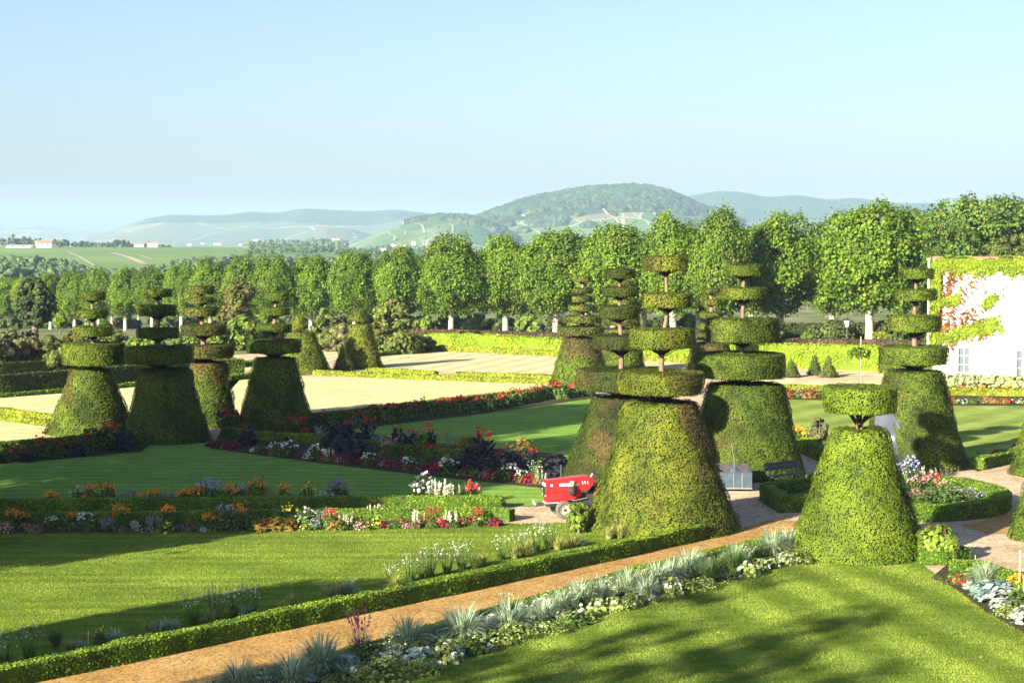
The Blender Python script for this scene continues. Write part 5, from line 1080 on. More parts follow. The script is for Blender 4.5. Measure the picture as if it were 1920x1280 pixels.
# ------------------------------------------------------------------ sapling on a stake
g = G(1610, 727); root = empty('sapling', g); tag(root, 'thin staked sapling with drooping crown behind the short yew disc', 'tree'); S = g.y / F
mb = MB(); tube(mb, [(0, 0, 0), (.02, 0, 70 * S * .55), (0, 0, 64 * S)], [.035, .03, .02], 6); mb.build('trunk', M['bark'], root)
mb = MB(); n = 420; a = rng.uniform(0, 6.28, n); q = np.sqrt(rng.random(n)); r_ = 21 * S
Pq = np.stack([q * r_ * np.cos(a), q * r_ * np.sin(a), 76 * S - 16 * S * q ** 2 * rng.uniform(.4, 1.2, n) - 5 * S * rng.random(n)], 1); leaves(mb, Pq, rnd3(n) + np.array([0, 0, .5]), .2, .5); mb.build('crown', M['plane'], root)
mb = MB(); tube(mb, [(.1, 0, 0), (.1, 0, 97 * S)], [.022, .02], 6, cap=True); mb.build('stake', M['wood'], root)
for (px, by, tp, w, lab) in ((1911, 1122, 1034, .022, 'pale wooden stake standing in the bottom right bed'), (1919, 1128, 1082, .016, 'short wooden stake next to the tall one at right edge'), (1828, 1065, 1042, .012, 'tiny marker post by the bottom right hedge'), (165.5, 1211, 1184, .012, 'slim stake behind the foreground hedge at left')):
    g = G(px, by); h = at(px, tp, g.y).z; root = empty('garden_stake', g); tag(root, lab, 'stake')
    mb = MB(); tube(mb, [(0, 0, -.1), (0, 0, h * .5), (.01, 0, h)], [w, w, w * .9], 7, cap=True); mb.build('post', M['wood'], root)
    mb = MB(); tube(mb, [(.01, 0, h), (.01, 0, h + w * 2)], [w * 1.5, w * 1.2], 7, cap=True); mb.build('cap', M['wood'], root)
# ------------------------------------------------------------------ lamp post, bin
g = G(1588, 646); D = g.y; root = empty('street_lamp', g); tag(root, 'slim lamp post with white lantern under the planes', 'lamp'); H = at(1588, 611, D).z
mb = MB(); tube(mb, [(0, 0, 0), (0, 0, .25), (0, 0, .3), (0, 0, H - .1)], [.1, .09, .05, .045], 8); mb.build('post', M['darkmetal'], root)
mb = MB(); lathe(mb, [(.10, H - .1), (.24, H + .42), (.20, H + .46), (.02, H + .7)], 6); mb.build('lantern', M['whitepaint'], root)
mb = MB(); lathe(mb, [(.27, H + .44), (.12, H + .62), (.01, H + .78)], 6); mb.build('lantern_cap', M['darkmetal'], root)
g = G(1649, 652); root = empty('planter_box', g); tag(root, 'dark square planter with clipped yellow top beside the plane trunk', 'planter')
bbox('box', (0, 0, .4), (1.0, 1.0, .8), M['darkmetal'], root, .04)
mb = MB(); n = 900; Pq = rng.uniform(-.5, .5, (n, 3)) * np.array([1.0, 1.0, .4]) + np.array([0, 0, 1.0]); leaves(mb, Pq, rnd3(n) + np.array([0, 0, .4]), .15); mb.build('foliage', M['box_lime'], root)

# ------------------------------------------------------------------ tractor
g = G(1050, 972); th = R(180 + 11)
root = empty('red_tractor', (g.x + .55 + .1, g.y + .52, .0), th); tag(root, 'small red tractor with white stripe parked half behind the tall yew', 'tractor')
# local: +X forward, front axle at x = .6
def loft(name, secs, mat, parent, bev=.0, smooth=False):
    bm = bmesh.new(); rings = []
    for x, pts in secs: rings.append([bm.verts.new((x, y, z)) for y, z in pts])
    for a, b in zip(rings[:-1], rings[1:]):
        for k in range(len(a)): bm.faces.new((a[k], a[(k + 1) % len(a)], b[(k + 1) % len(a)], b[k]))
    bm.faces.new(rings[0][::-1]); bm.faces.new(rings[-1]); bmesh.ops.recalc_face_normals(bm, faces=bm.faces[:])
    if bev: bmesh.ops.bevel(bm, geom=[e for e in bm.edges if e.calc_face_angle(0) > .5], offset=bev, segments=2, affect='EDGES')
    me = bpy.data.meshes.new(name); bm.to_mesh(me); bm.free(); me.materials.append(mat)
    return link(name, me, parent)
def hs(w, z0, z1, t=.05): return [(-w, z0), (w, z0), (w, z1 - t), (w - t * 1.3, z1), (-w + t * 1.3, z1), (-w, z1 - t)]
hood = loft('hood', [(1.16, hs(.25, .80, 1.20)), (.6, hs(.265, .82, 1.25)), (.05, hs(.28, .83, 1.30)), (-.22, hs(.29, .90, 1.32)), (-.36, hs(.27, 1.02, 1.26))], M['redpaint'], root, .015)
loft('side_panel', [(1.15, hs(.245, .50, .802, .01)), (.55, hs(.25, .52, .822, .01)), (.10, hs(.25, .64, .83, .01)), (.0, hs(.25, .72, .832, .01))], M['redpaint'], root, .01)
for s in (-1, 1):
    bbox('stripe', (.42, s * .276, 1.06), (.62, .012, .085), M['whitepaint'], hood, 0, (0, R(0), R(-s * 1.4)))
    bbox('emblem', (.98, s * .262, 1.05), (.07, .012, .07), M['whitepaint'], hood, .004)
    bbox('side_grille', (.9, s * .251, .68), (.34, .01, .2), plain('dark_red_grille', (.28, .02, .02), .6, .3), root, .002)
    bbox('panel_gap', (.66, s * .2535, .68), (.012, .008, .28), M['black'], root, 0)
    for k in range(3): bbox('vent_slot', (-.02 - k * .085, s * .288, 1.12), (.018, .014, .10), M['whitepaint'], hood, 0, (0, R(14), 0))
    bbox('headlight', (1.175, s * .14, 1.06), (.03, .13, .1), M['whitepaint'], root, .01)
    bbox('indicator', (1.17, s * .2, .72), (.05, .06, .06), M['tan'], root, .01)
bbox('front_grille', (1.165, 0, .82), (.02, .4, .36), M['black'], root, .005)
bbox('front_lip', (.92, 0, .485), (.5, .5, .03), M['whitepaint'], root, .005)
bbox('chassis_frame', (.25, 0, .42), (1.75, .26, .14), M['darkmetal'], root, .02)
bbox('engine_block', (.12, 0, .6), (.75, .3, .3), M['darkmetal'], root, .03)
bbox('gearbox', (-.55, 0, .55), (.7, .34, .36), M['darkmetal'], root, .04)
bbox('front_hitch', (1.32, 0, .42), (.24, .22, .08), M['darkmetal'], root, .01)
mb = MB(); tube(mb, [(1.40, -.02, .42), (1.50, -.02, .46), (1.52, -.02, .54)], [.035, .035, .04], 8, cap=True); mb.build('tow_hook', M['whitepaint'], root, smooth=True)
for s, x0 in ((1, 0), (-1, 0)):
    mb = MB(); tube(mb, [(.5, s * .2, .6), (.2, s * .24, .55), (-.2, s * .22, .62)], [.02, .02, .02], 6); mb.build('fuel_pipe', M['greymetal'], root)
mb = MB(); tube(mb, [(.6, -.06, 1.2), (.6, -.06, 1.42), (.6, -.06, 1.66)], [.034, .030, .03], 10, cap=True); mb.build('exhaust_pipe', M['darkmetal'], root, smooth=True)
af = MB(); lathe(af, [(.01, 1.19), (.07, 1.185), (.085, 1.15), (.085, 1.03), (.05, 1.02)], 14, 0, (.33, .36)); filt = af.build('air_filter', M['tan'], root, smooth=True)
af = MB(); lathe(af, [(.05, 1.03), (.13, .98), (.14, .80), (.08, .74), (.01, .735)], 14, 0, (.33, .37)); af.build('air_cleaner', M['black'], root, smooth=True)
bbox('filter_bracket', (.33, .30, .95), (.06, .1, .2), M['greymetal'], root, .005)
def wheel(x, y, r, w, rr, name, hubm='rim'):
    t = empty(name, (0, 0, 0)); t.parent = root; t.location = (x, y, r); sgn = 1 if y > 0 else -1
    def rev(nm, prof, mat):
        mb = MB(); V = []; seg = 32
        for q, a in prof:
            for k in range(seg): w_ = 2 * math.pi * k / seg; V.append((q * math.cos(w_), a * sgn, q * math.sin(w_)))
        m_ = len(prof); mb.add(V, [(i * seg + k, i * seg + (k + 1) % seg, (i + 1) * seg + (k + 1) % seg, (i + 1) * seg + k) for i in range(m_ - 1) for k in range(seg)])
        mb.build(nm, mat, t, smooth=True)
    rev('tyre', [(rr, -w * .4), (r * .9, -w * .5), (r, -w * .36), (r, w * .36), (r * .9, w * .5), (r * .72, w * .52), (rr, w * .4)], M['tyre'])
    rev('rim', [(rr * 1.02, w * .36), (rr * .9, w * .40), (rr * .82, w * .22), (rr * .45, w * .2), (rr * .36, w * .3), (.01, w * .32)], M[hubm])
    mb = MB()
    for k in range(5):
        a = k * 1.2566; tube(mb, [(rr * .58 * math.cos(a), sgn * w * .18, rr * .58 * math.sin(a)), (rr * .58 * math.cos(a), sgn * w * .30, rr * .58 * math.sin(a))], [.016, .016], 6, cap=True)
    tube(mb, [(0, sgn * w * .3, 0), (0, sgn * w * .46, 0)], [.05, .04], 10, cap=True)
    mb.build('hub', M['darkmetal'], t)
for s in (-1, 1):
    wheel(.6, s * .42, .285, .17, .155, 'front_wheel'); wheel(-.78, s * .5, .46, .26, .26, 'rear_wheel')
    loft('fender', [(-.35, [(s * .36, .72), (s * .64, .72), (s * .64, .75), (s * .36, .75)]), (-.55, [(s * .36, .94), (s * .64, .94), (s * .64, .97), (s * .36, .97)]), (-.85, [(s * .36, .99), (s * .64, .99), (s * .64, 1.02), (s * .36, 1.02)]), (-1.15, [(s * .36, .88), (s * .64, .88), (s * .64, .91), (s * .36, .91)])], M['redpaint'], root)
bbox('front_axle', (.6, 0, .3), (.1, .74, .1), M['darkmetal'], root, .02)
mb = MB(); tube(mb, [(-.3, 0, 1.15), (-.42, 0, 1.36)], [.05, .04], 10, cap=True); mb.build('steering_column', M['greymetal'], root, smooth=True)
mb = MB(); ax = Vector((-.5, 0, .87)).normalized(); e1 = Vector((0, 1, 0)); e2 = ax.cross(e1); c0 = Vector((-.45, 0, 1.41))
tube(mb, [c0 + (e1 * math.cos(a) + e2 * math.sin(a)) * .19 for a in np.linspace(0, 6.2832, 25)], [.017] * 25, 7)
for k in range(3):
    a = k * 2.094 + .5; tube(mb, [c0 - ax * .04, c0 + (e1 * math.cos(a) + e2 * math.sin(a)) * .19], [.014, .012], 6)
mb.build('steering_wheel', M['black'], root, smooth=True)
bbox('seat', (-.85, 0, .92), (.4, .44, .1), M['black'], root, .04); bbox('seat_back', (-1.05, 0, 1.1), (.1, .44, .32), M['black'], root, .04, (0, R(-10), 0))
bbox('footplate', (-.3, 0, .42), (.5, .8, .03), M['darkmetal'], root, .005)

# ------------------------------------------------------------------ blue trailer box with shovel
gl = G(1345, 921); gr_ = G(1412, 921); w = (gr_ - gl).length; dp = 1.5
root = empty('trailer_box', ((gl.x + gr_.x) / 2, gl.y + dp / 2, 0), R(-3)); tag(root, 'faded blue open trailer box standing behind the tall yew', 'trailer'); hb = .58
for nm, c, s, mt in (('front_board', (0, -dp / 2, hb / 2 + .08), (w, .035, hb), 'bluepaint'), ('back_board', (0, dp / 2, hb / 2 + .16), (w, .035, hb + .14), 'planks'), ('side_board', (-w / 2 + .018, 0, hb / 2 + .1), (.035, dp - .04, hb + .03), 'bluepaint'), ('side_board', (w / 2 - .018, 0, hb / 2 + .1), (.035, dp - .04, hb + .03), 'bluepaint'), ('floor', (0, 0, .10), (w - .08, dp - .08, .04), 'planks')):
    bbox(nm, c, s, M[mt], root, .006)
for x in (-.02, .28): bbox('strap', (x, -dp / 2 - .024, hb / 2 + .08), (.035, .014, hb - .04), M['greymetal'], root, .002)
bbox('top_rail', (0, -dp / 2 - .005, hb + .085), (w + .02, .06, .04), M['bluepaint'], root, .008); bbox('bottom_rail', (0, -dp / 2 - .012, .11), (w + .02, .05, .05), M['greymetal'], root, .006)
for s in (-1, 1):
    mb = MB(); tube(mb, [(s * w * .36, .2, .085), (s * w * .44, .2, .085)], [.085, .085], 14, cap=True); mb.build('wheel', M['black'], root)
sp = root.location + Vector((.02, -.45, .66)); sh = empty('shovel', sp, 0); tag(sh, 'shovel with upright handle resting in the blue trailer box', 'shovel')
bm = bmesh.new(); vs = []
for i in range(7):
    for j in range(5):
        u, v = i / 6 * 2 - 1, j / 4; wd = .17 * (1 - .55 * v ** 3)
        vs.append(bm.verts.new((u * wd, -.06 * (1 - u * u) + .0, .0 + v * .26 - .08 * (1 - u * u) * 0)))
for i in range(6):
    for j in range(4): bm.faces.new((vs[i * 5 + j], vs[i * 5 + j + 1], vs[(i + 1) * 5 + j + 1], vs[(i + 1) * 5 + j]))
me = bpy.data.meshes.new('blade'); bm.to_mesh(me); bm.free(); me.materials.append(M['bluepaint']); o = link('blade', me, sh); md = o.modifiers.new('t', 'SOLIDIFY'); md.thickness = .012; o.location = (0, 0, -.1); o.rotation_euler = (R(-25), 0, 0)
mb = MB(); tube(mb, [(0, .06, .12), (-.04, .03, .5), (-.13, -.02, 1.0)], [.017, .016, .016], 8, cap=True); mb.build('handle', M['greymetal'], sh, smooth=True)

# ------------------------------------------------------------------ bench
a = G(1443, 916); root = empty('garden_bench', a + Vector((.75, .55, 0)), R(38)); tag(root, 'dark blue slatted garden bench standing at the foot of a yew', 'bench'); BL = 1.75
for k in range(3): bbox('seat_slat', (0, -.06 + k * .12, .43), (BL, .095, .03), M['navypaint'], root, .006)
for k in range(2): bbox('back_slat', (0, .33 + k * .03, .66 + k * .142), (BL, .03, .135), M['navypaint'], root, .006, (R(-12), 0, 0))
for s in (-1, 1):
    x = s * BL * .36
    for nm, pts in (('leg', [(x, -.12, 0), (x, -.06, .22), (x, -.08, .415)]), ('leg', [(x, .42, 0), (x, .30, .22), (x, .27, .42), (x, .39, .84)])):
        mb = MB(); tube(mb, pts, [.03] * len(pts), 8, cap=True); mb.build(nm, M['navypaint'], root, smooth=True)
    mb = MB(); tube(mb, [(x, -.12, .40), (x, .28, .40)], [.022, .022], 8, cap=True); mb.build('seat_rail', M['navypaint'], root)

# ------------------------------------------------------------------ white statue between the two right-hand yews
g = G(1657, 903); root = empty('garden_statue', g + Vector((0, 0, .95)), R(20)); tag(root, 'white draped stone statue between the short yew and four-disc yew', 'statue')
mb = MB(); prof = [(.30, .0), (.46, .02), (.47, .3), (.42, .7), (.34, 1.05), (.36, 1.3), (.30, 1.52), (.14, 1.66), (.12, 1.74)]
V = []; seg = 30
for i, (r, z) in enumerate(prof):
    for k in range(seg):
        w_ = 2 * math.pi * k / seg; f = 1 + .07 * math.sin(w_ * 7 + z * 2) * (1 if z < 1.2 else .4); V.append((r * f * math.cos(w_) * 1.05, r * f * math.sin(w_) * .75, z))
mb.add(V, [(i * seg + k, i * seg + (k + 1) % seg, (i + 1) * seg + (k + 1) % seg, (i + 1) * seg + k) for i in range(len(prof) - 1) for k in range(seg)])
tube(mb, [(.28, 0, 1.46), (.42, -.1, 1.2), (.48, -.25, 1.0)], [.1, .085, .06], 10, cap=True); tube(mb, [(-.28, 0, 1.46), (-.4, -.12, 1.22), (-.2, -.32, 1.12)], [.1, .085, .06], 10, cap=True)
lathe(mb, [(.09, 1.7), (.125, 1.78), (.14, 1.88), (.12, 1.98), (.06, 2.04), (.01, 2.05)], 16); mb.build('figure', M['marble'], root, smooth=True)
mb = MB(); lathe(mb, [(.145, 1.86), (.15, 1.95), (.11, 2.05), (.01, 2.09)], 16, 0, (0, .02)); mb.build('hair', M['stone'], root, smooth=True)
bbox('pedestal', (0, 0, -.47), (.95, .85, .94), M['stone'], root, .03); bbox('plinth', (0, 0, -.03), (1.1, .98, .09), M['stone'], root, .02)

# ------------------------------------------------------------------ white building with creeper
def on_wall(px, z_py=None): pass
HA = G(1766, 713); HB = Vector((HA.x + 24, HA.y - 2.2, 0)); hd = (HB - HA).normalized(); hn = Vector((hd.y, -hd.x, 0)); ang = math.atan2(hd.y, hd.x); HL = (HB - HA).length
HH = at(1766, 491, HA.y).z; HD = 7.0
root = empty('white_building', HA, ang); tag(root, 'white rendered building with creeper-covered upper wall at the right edge', 'building')
def wpt(px, py):
    """local (x, z) on the facade seen at a photograph coordinate"""
    d = Vector(ray(px, py)); o_ = Vector((0, 0, CAMH)); t = (HA - o_).dot(hn) / d.dot(hn); p = o_ + d * t; return (p - HA).dot(hd), p.z
wins = []
for (x0, x1, y0, y1) in ((1797, 1815, 651, 700), (1907, 1925, 656, 707)):
    a0, zt_ = wpt(x0, y0); a1, zb_ = wpt(x1, y1); wins.append((a0, a1 + .15, zb_, zt_))
xs = [0] + [v for w_ in wins for v in w_[:2]] + [HL]
for i in range(0, len(xs), 2): pass
mb = MB()
cols_ = [(0, wins[0][0]), (wins[0][1], wins[1][0]), (wins[1][1], HL)]
for x0, x1 in cols_: boxmesh(mb, ((x0 + x1) / 2, HD / 2, HH / 2), (x1 - x0, HD, HH))
for (x0, x1, z0, z1) in wins:
    boxmesh(mb, ((x0 + x1) / 2, HD / 2, z0 / 2), (x1 - x0, HD, z0)); boxmesh(mb, ((x0 + x1) / 2, HD / 2, (z1 + HH) / 2), (x1 - x0, HD, HH - z1)); boxmesh(mb, ((x0 + x1) / 2, HD / 2 + .3, (z0 + z1) / 2), (x1 - x0, HD - .6, z1 - z0))
mb.build('wall', M['white_wall'], root)
bbox('coping', (HL / 2, HD / 2, HH + .08), (HL + .2, HD + .24, .16), M['stone'], root, .03)
bbox('roof', (HL / 2, HD / 2, HH + .22), (HL - .5, HD - .4, .12), M['tile'], root, .03)
for (x0, x1, z0, z1) in wins:
    wr = empty('window', ((x0 + x1) / 2, .12, (z0 + z1) / 2)); wr.parent = root; W_, H_ = x1 - x0, z1 - z0
    mb = MB(); t = .06
    for c, s in (((-W_ / 2 + t / 2, 0, 0), (t, .06, H_)), ((W_ / 2 - t / 2, 0, 0), (t, .06, H_)), ((0, 0, H_ / 2 - t / 2), (W_ - 2 * t, .06, t)), ((0, 0, -H_ / 2 + t / 2), (W_ - 2 * t, .06, t)), ((0, -.005, 0), (.05, .06, H_ - 2 * t)), ((-W_ * .24, 0, H_ * .17), (W_ * .4, .05, .04)), ((W_ * .24, 0, H_ * .17), (W_ * .4, .05, .04)), ((-W_ * .24, 0, -H_ * .17), (W_ * .4, .05, .04)), ((W_ * .24, 0, -H_ * .17), (W_ * .4, .05, .04))): boxmesh(mb, c, s)
    mb.build('frame', M['whitepaint'], wr); bbox('pane', (0, .03, 0), (W_ - .04, .01, H_ - .04), M['glass'], wr, 0)
    bbox('surround', (-W_ / 2 - .06, -.10, 0), (.10, .06, H_ + .1), M['stone'], wr, .01)
    bbox('sill', (0, -.16, -H_ / 2 - .05), (W_ + .2, .16, .08), M['stone'], wr, .01)
# creeper: leaves held a little off the wall, thick at the top and left, thinning to bare stems
cre = empty('wall_creeper', HA + hn * .02, ang); tag(cre, 'green and reddening creeper spreading over the upper white wall', 'climbing plant')
mb = MB(); rb = MB(); st_ = MB()
Cn = 60000; cx = rng.uniform(1744, 1990, Cn); cy = rng.uniform(486, 660, Cn)
xz = np.array([wpt(float(a_), float(b_)) for a_, b_ in zip(cx[:9000], cy[:9000])]) if False else None
# facade is nearly frontal: interpolate the pixel->wall map bilinearly
c00, c10, c01, c11 = wpt(1752, 486), wpt(1990, 486), wpt(1752, 660), wpt(1990, 660)
u = (cx - 1752) / 238; v = (cy - 486) / 174
X = (np.array(c00[0]) * (1 - u) + c10[0] * u) * (1 - v) + (c01[0] * (1 - u) + c11[0] * u) * v
Z = (np.array(c00[1]) * (1 - u) + c10[1] * u) * (1 - v) + (c01[1] * (1 - u) + c11[1] * u) * v
P3 = np.stack([X, np.zeros(Cn), Z], 1); nz = sn(P3, .5, 71) * .5 + sn(P3, 1.4, 72) * .5 + rng.normal(0, .75, Cn)
green = (cy < 508 + 7 * nz + 3 * np.sin(cx * .07)) | ((np.abs(cy - (632 - (cx - 1775) * .27)) < 9 + 6 * nz) & (cx < 1868 + 8 * nz)) | ((np.abs(cy - (572 - (cx - 1750) * .3)) < 7 + 6 * nz) & (cx < 1800)) | (np.hypot((cx - 1854) / 14, (cy - 566 + (cx - 1854) * .5) / 8) < 1 + .5 * nz) | ((cx < 1762 + 2 * nz) & (cy < 560))
red = ((np.abs(cx - (1790 - (cy - 510) * .42)) < 8 + 5 * nz) & (cy > 508) & (cy < 562)) | ((cx < 1788 + 4 * nz) & (cy > 570) & (cy < 655) & (nz > -.35)) | ((np.abs(cy - (607 - (cx - 1785) * .18)) < 8 + 5 * nz) & (cx > 1775) & (cx < 1842) & (nz > -.1))
spar = (nz > .35) & (cx < 1850) & (cy < 640) & (rng.random(Cn) < .09)
kg = green & (rng.random(Cn) < .62); kr = red & ~green & (rng.random(Cn) < .13); ks = spar & ~green & ~red
def wallpts(k): return np.stack([np.maximum(X[k], -.25), -rng.uniform(.03, .16, k.sum()), np.minimum(Z[k], HH + .3)], 1)
for k, b_, mt in ((kg | (ks & (rng.random(Cn) < .5)), mb, 0), (kr | ks, rb, 0)):
    Pq = wallpts(k); leaves(b_, Pq, np.array([0, -1, .35]) + 0.6 * rnd3(len(Pq)), .125, .6)
# top of the wall and its left return
n = 5000; xx = rng.uniform(-.2, HL, n); Pq = np.stack([xx, rng.uniform(-.1, .9, n), HH + .16 + rng.random(n) ** 2 * (.12 + .1 * np.sin(xx * 1.9) + .08 * np.sin(xx * 5.3))], 1); leaves(mb, Pq, np.array([0, -.3, 1]) + .5 * rnd3(n), .17, .65)
n = 9000; Pq = np.stack([-rng.uniform(.02, .16, n), rng.uniform(0, 5, n), rng.uniform(1.0, HH + .1, n)], 1); leaves(mb, Pq, np.array([-1, 0, .35]) + .6 * rnd3(n), .17, .65)
mb.build('green_leaves', foliage('creeper_green', (.09, .15, .012), (.19, .28, .02), (.30, .37, .04), trans=.3), cre); rb.build('red_leaves', foliage('creeper_red', (.10, .022, .016), (.21, .055, .04), (.32, .16, .07), trans=.3), cre)
for (pts) in ([(1790, 600), (1830, 575), (1870, 562), (1925, 564)], [(1800, 590), (1850, 560), (1900, 530), (1960, 515)], [(1780, 640), (1850, 620), (1900, 590), (1960, 570)], [(1780, 625), (1850, 605), (1920, 612)], [(1790, 560), (1830, 545), (1880, 520)], [(1800, 650), (1860, 642), (1900, 625), (1950, 630)], [(1840, 590), (1870, 560), (1890, 530), (1910, 515)]):
    l = [wpt(*p) for p in dens(pts, 10)]; tube(st_, [(x, -.02, z + .03 * math.sin(i * 1.7)) for i, (x, z) in enumerate(l)], [.018] * len(l), 5)
st_.build('stems', M['darkbark'], cre)

# ------------------------------------------------------------------ far farmhouses
def house(lab, px, base, w, h, D, wall='creamwall', rz=0.0, roof='tile', ridge=.45, wing=False):
    p = at(px, base, D); S = D / F; z0 = float(ground_z(p.x, D)) if D < 1600 else p.z
    root = empty('farmhouse', (p.x, p.y, min(z0, p.z)), rz); tag(root, lab, 'house'); W_, H_, D_ = w * S, h * S, w * S * .6
    zb = min(z0, p.z); H_ += max(0, p.z - zb)
    bbox('wall', (0, 0, H_ * .35), (W_, D_, H_ * .7), M[wall], root, 0)
    bm = bmesh.new(); e = .06 * W_; a_ = [bm.verts.new(q) for q in ((-W_ / 2 - e, -D_ / 2 - e, H_ * .7), (W_ / 2 + e, -D_ / 2 - e, H_ * .7), (W_ / 2 + e, D_ / 2 + e, H_ * .7), (-W_ / 2 - e, D_ / 2 + e, H_ * .7), (-W_ / 2 - e, 0, H_), (W_ / 2 + e, 0, H_))]
    for f in ((0, 1, 5, 4), (2, 3, 4, 5), (0, 4, 3), (1, 2, 5), (0, 3, 2, 1)): bm.faces.new([a_[k] for k in f])
    me = bpy.data.meshes.new('roof'); bm.to_mesh(me); bm.free(); me.materials.append(M[roof]); link('roof', me, root)
    for k in (-1, 1): bbox('window', (k * W_ * .22, -D_ / 2 - .03, H_ * .4), (W_ * .12, .08, H_ * .2), M['glass'], root, 0)
    if wing:
        bbox('wing', (W_ * .62, D_ * .1, H_ * .25), (W_ * .5, D_ * .7, H_ * .5), M[wall], root, 0)
        bbox('wing_roof', (W_ * .62, D_ * .1, H_ * .53), (W_ * .55, D_ * .8, H_ * .06), M[roof], root, 0)
house('largest cream farmhouse on the field crest at left', 82, 465, 26, 15, 1440, 'white_wall', .5, wing=True)
house('long low white shed beside the large farmhouse', 38, 464, 46, 5, 1440, 'white_wall', 0, 'stone')
house('cream house at the right end of the field crest', 286, 463, 19, 9, 1470, 'white_wall', .2)
house('pinkish house left of the cream house on the crest', 262, 463, 20, 7, 1490, 'pinkwall', .1)
for i, (px, b, w, h, D, wl) in enumerate([(408, 459, 14, 4, 2400, 'white_wall'), (355, 460, 8, 3, 2400, 'white_wall'), (480, 452, 10, 4, 2600, 'white_wall'), (610, 455, 9, 5, 2500, 'white_wall'), (630, 450, 12, 4, 2600, 'creamwall'), (719, 471, 12, 6, 1700, 'white_wall'), (744, 462, 16, 6, 2100, 'white_wall'), (775, 460, 7, 8, 2150, 'white_wall'), (756, 463, 9, 5, 2120, 'pinkwall'), (450, 460, 5, 3, 2400, 'white_wall'), (380, 458, 6, 3, 2500, 'creamwall'), (505, 455, 7, 3, 2600, 'white_wall'), (596, 452, 8, 4, 2600, 'white_wall')]):
    house('tiny pale valley house, %s from left beyond the field' % ORD[sorted([408, 355, 480, 610, 630, 719, 744, 775, 756, 450, 380, 505, 596]).index(px)], px, b, w, h, D, wl, random.uniform(-.4, .6))
# trees on the field crest
for i, (px, tp) in enumerate([(4, 446), (14, 449), (24, 440), (33, 444), (42, 441), (49, 446), (56, 444), (66, 450), (72, 446), (102, 448), (112, 451), (122, 449), (140, 452), (150, 451), (160, 453), (168, 454), (178, 455), (190, 455), (203, 455), (220, 450), (231, 451), (240, 452), (212, 456), (277, 453), (-10, 445), (250, 457), (302, 460), (316, 461)]):
    D = 1475 + random.uniform(-15, 30); g = float(ground_z((px - 960) / F * D, D)); bs = 440 + (CAMH - g) / D * F
    shrub('field_tree', 'dark tree on the field crest, %s from the left' % ORD[i if i < 24 else i], px, tp, bs, 7 + (i % 3), 'woods', D=D, seed=400 + i, ncl=14, per=20, ls=1.5, group='trees along the field crest', cat='tree')

# ------------------------------------------------------------------ mown grass of the near lawns (uncountable: one object each)
def turf(name, pts, dens_, ln, w, seed, sd, swid, amp):
    P = np.array([G(*p)[:2] for p in pts]); mn, mx = P.min(0), P.max(0); r = np.random.default_rng(seed)
    n = int((mx - mn).prod() * dens_); Q = r.uniform(mn, mx, (n, 2)); ins = np.zeros(n, bool)
    for (x0, y0), (x1, y1) in zip(P, np.roll(P, -1, 0)):
        c = ((y0 > Q[:, 1]) != (y1 > Q[:, 1])); xx = (x1 - x0) * (Q[:, 1] - y0) / ((y1 - y0) if y1 != y0 else 1e-9) + x0; ins ^= c & (Q[:, 0] < xx)
    px = Q[:, 0] / Q[:, 1] * F; Q = Q[ins & (np.abs(px) < 1010) & (Q[:, 1] > 33.5)]; n = len(Q)
    a = r.uniform(0, 6.28, n); t = np.stack([np.cos(a), np.sin(a), 0 * a], 1); B = np.concatenate([Q, np.full((n, 1), .018)], 1)
    lean = r.normal(0, .55, (n, 2)); tip = B + np.concatenate([lean * ln, np.full((n, 1), ln) * r.uniform(.5, 1.1, (n, 1))], 1)
    V = np.stack([B - t * w, B + t * w, tip], 1); mb = MB(); mb.add(V, np.arange(3 * n).reshape(n, 3), 0, np.clip(r.random(n) * .3 + .35 + .2 * sn(B, .35, seed) + .1 * sn(B, 1.3, seed + 1) + amp * np.tanh(2 * np.sin((B[:, 0] * -sd[1] + B[:, 1] * sd[0]) * math.pi / swid + .5 * sn(B, .12, seed + 2))), 0, 1))
    o = mb.build(name, M['blade']); return tag(o, kind='stuff')
turf('grass', L1, 520, .04, .011, 5, (-.21, .98), .95, .42); turf('grass', L2, 380, .04, .012, 6, (1, .02), .42, .2)

n = 90; Q = np.stack([rng.uniform(-3, 16, n), rng.uniform(36, 50, n)], 1); Q = Q[(Q[:, 1] < 49 - .0 * Q[:, 0])]
ok = [G(*p) for p in L1]; mb = MB(); P3 = np.concatenate([Q, np.full((len(Q), 1), .065)], 1); P3 = P3[(P3[:, 0] > (P3[:, 1] - 40) * .75 - .5 + 1.2) & (P3[:, 0] < 9.5 + (49 - P3[:, 1]) * .1)]
leaves(mb, P3, np.array([0, 0, 1.0]) + .25 * rnd3(len(P3)), .055, .4, 0, None, 0); tag(mb.build('fallen_leaves', M['yellow']), 'scattered yellow leaves lying on the near lawn', 'fallen leaves', kind='stuff')
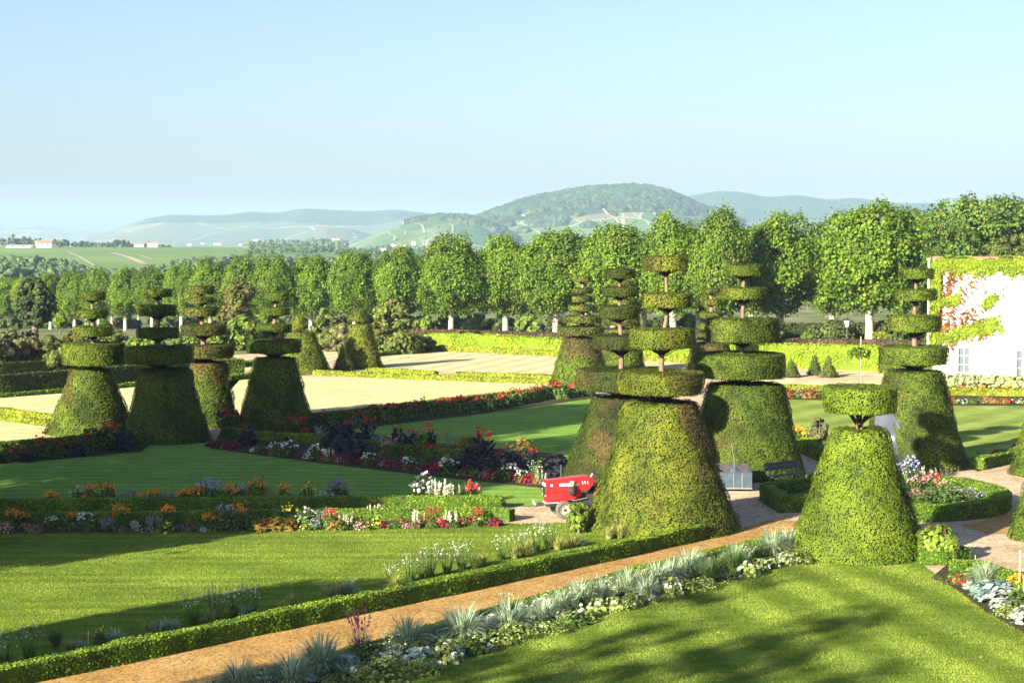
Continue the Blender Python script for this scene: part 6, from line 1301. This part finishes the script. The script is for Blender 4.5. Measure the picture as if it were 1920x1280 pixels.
# ------------------------------------------------------------------ camera, light, air
cam = bpy.data.cameras.new('camera'); cam.sensor_width = 36; cam.lens = 36 * F / 1920; cam.clip_start = .5; cam.clip_end = 30000
co = bpy.data.objects.new('camera', cam); COL.objects.link(co); co.location = (0, 0, CAMH); co.rotation_euler = (math.pi / 2 - TH, 0, 0); SC.camera = co
AZ, EL = R(41), R(19.5)
s = Vector((-math.sin(AZ) * math.cos(EL), -math.cos(AZ) * math.cos(EL), math.sin(EL)))
sun = bpy.data.lights.new('sun', 'SUN'); sun.energy = SUN_E; sun.angle = R(.5); sun.color = (1.0, .91, .74)
so = bpy.data.objects.new('sun', sun); COL.objects.link(so); so.rotation_euler = (-s).to_track_quat('-Z', 'Y').to_euler(); so.location = (-60, -60, 60)
w = bpy.data.worlds.new('World'); SC.world = w; w.use_nodes = True; nt = w.node_tree
bg = nt.nodes['Background']; bg.inputs['Strength'].default_value = SKY_S
sky = nt.nodes.new('ShaderNodeTexSky'); sky.sky_type = 'NISHITA'; sky.sun_disc = False
sky.sun_elevation = EL; sky.sun_rotation = math.atan2(s.x, s.y) % (2 * math.pi)
sky.altitude = 300; sky.air_density = 1.0; sky.dust_density = SKY_DUST; sky.ozone_density = SKY_OZ
nt.links.new(mixc(nt, 1.0, sky.outputs[0], SKY_T, 'MULTIPLY'), bg.inputs[0])
m, nt, out = newmat('haze_air'); pv = nt.nodes.new('ShaderNodeVolumePrincipled'); pv.inputs['Density'].default_value = HAZE; pv.inputs['Color'].default_value = (*HAZE_C, 1); pv.inputs['Anisotropy'].default_value = HAZE_G
nt.links.new(pv.outputs[0], out.inputs['Volume'])
mb = MB(); boxmesh(mb, (0, 4800, 55), (25000, 10400, 200)); o = mb.build('haze', m); tag(o, kind='stuff')
SC.view_settings.view_transform = 'Standard'; SC.view_settings.look = 'None'; SC.view_settings.gamma = 1; SC.view_settings.exposure = EXPO
SC.render.engine = 'CYCLES'; cy = SC.cycles
cy.use_denoising = True; cy.denoiser = 'OPENIMAGEDENOISE'; cy.max_bounces = 5; cy.diffuse_bounces = 3; cy.glossy_bounces = 2; cy.transmission_bounces = 3; cy.volume_bounces = 1; cy.transparent_max_bounces = 4
cy.sample_clamp_indirect = 6; cy.use_adaptive_sampling = True; cy.adaptive_threshold = .01
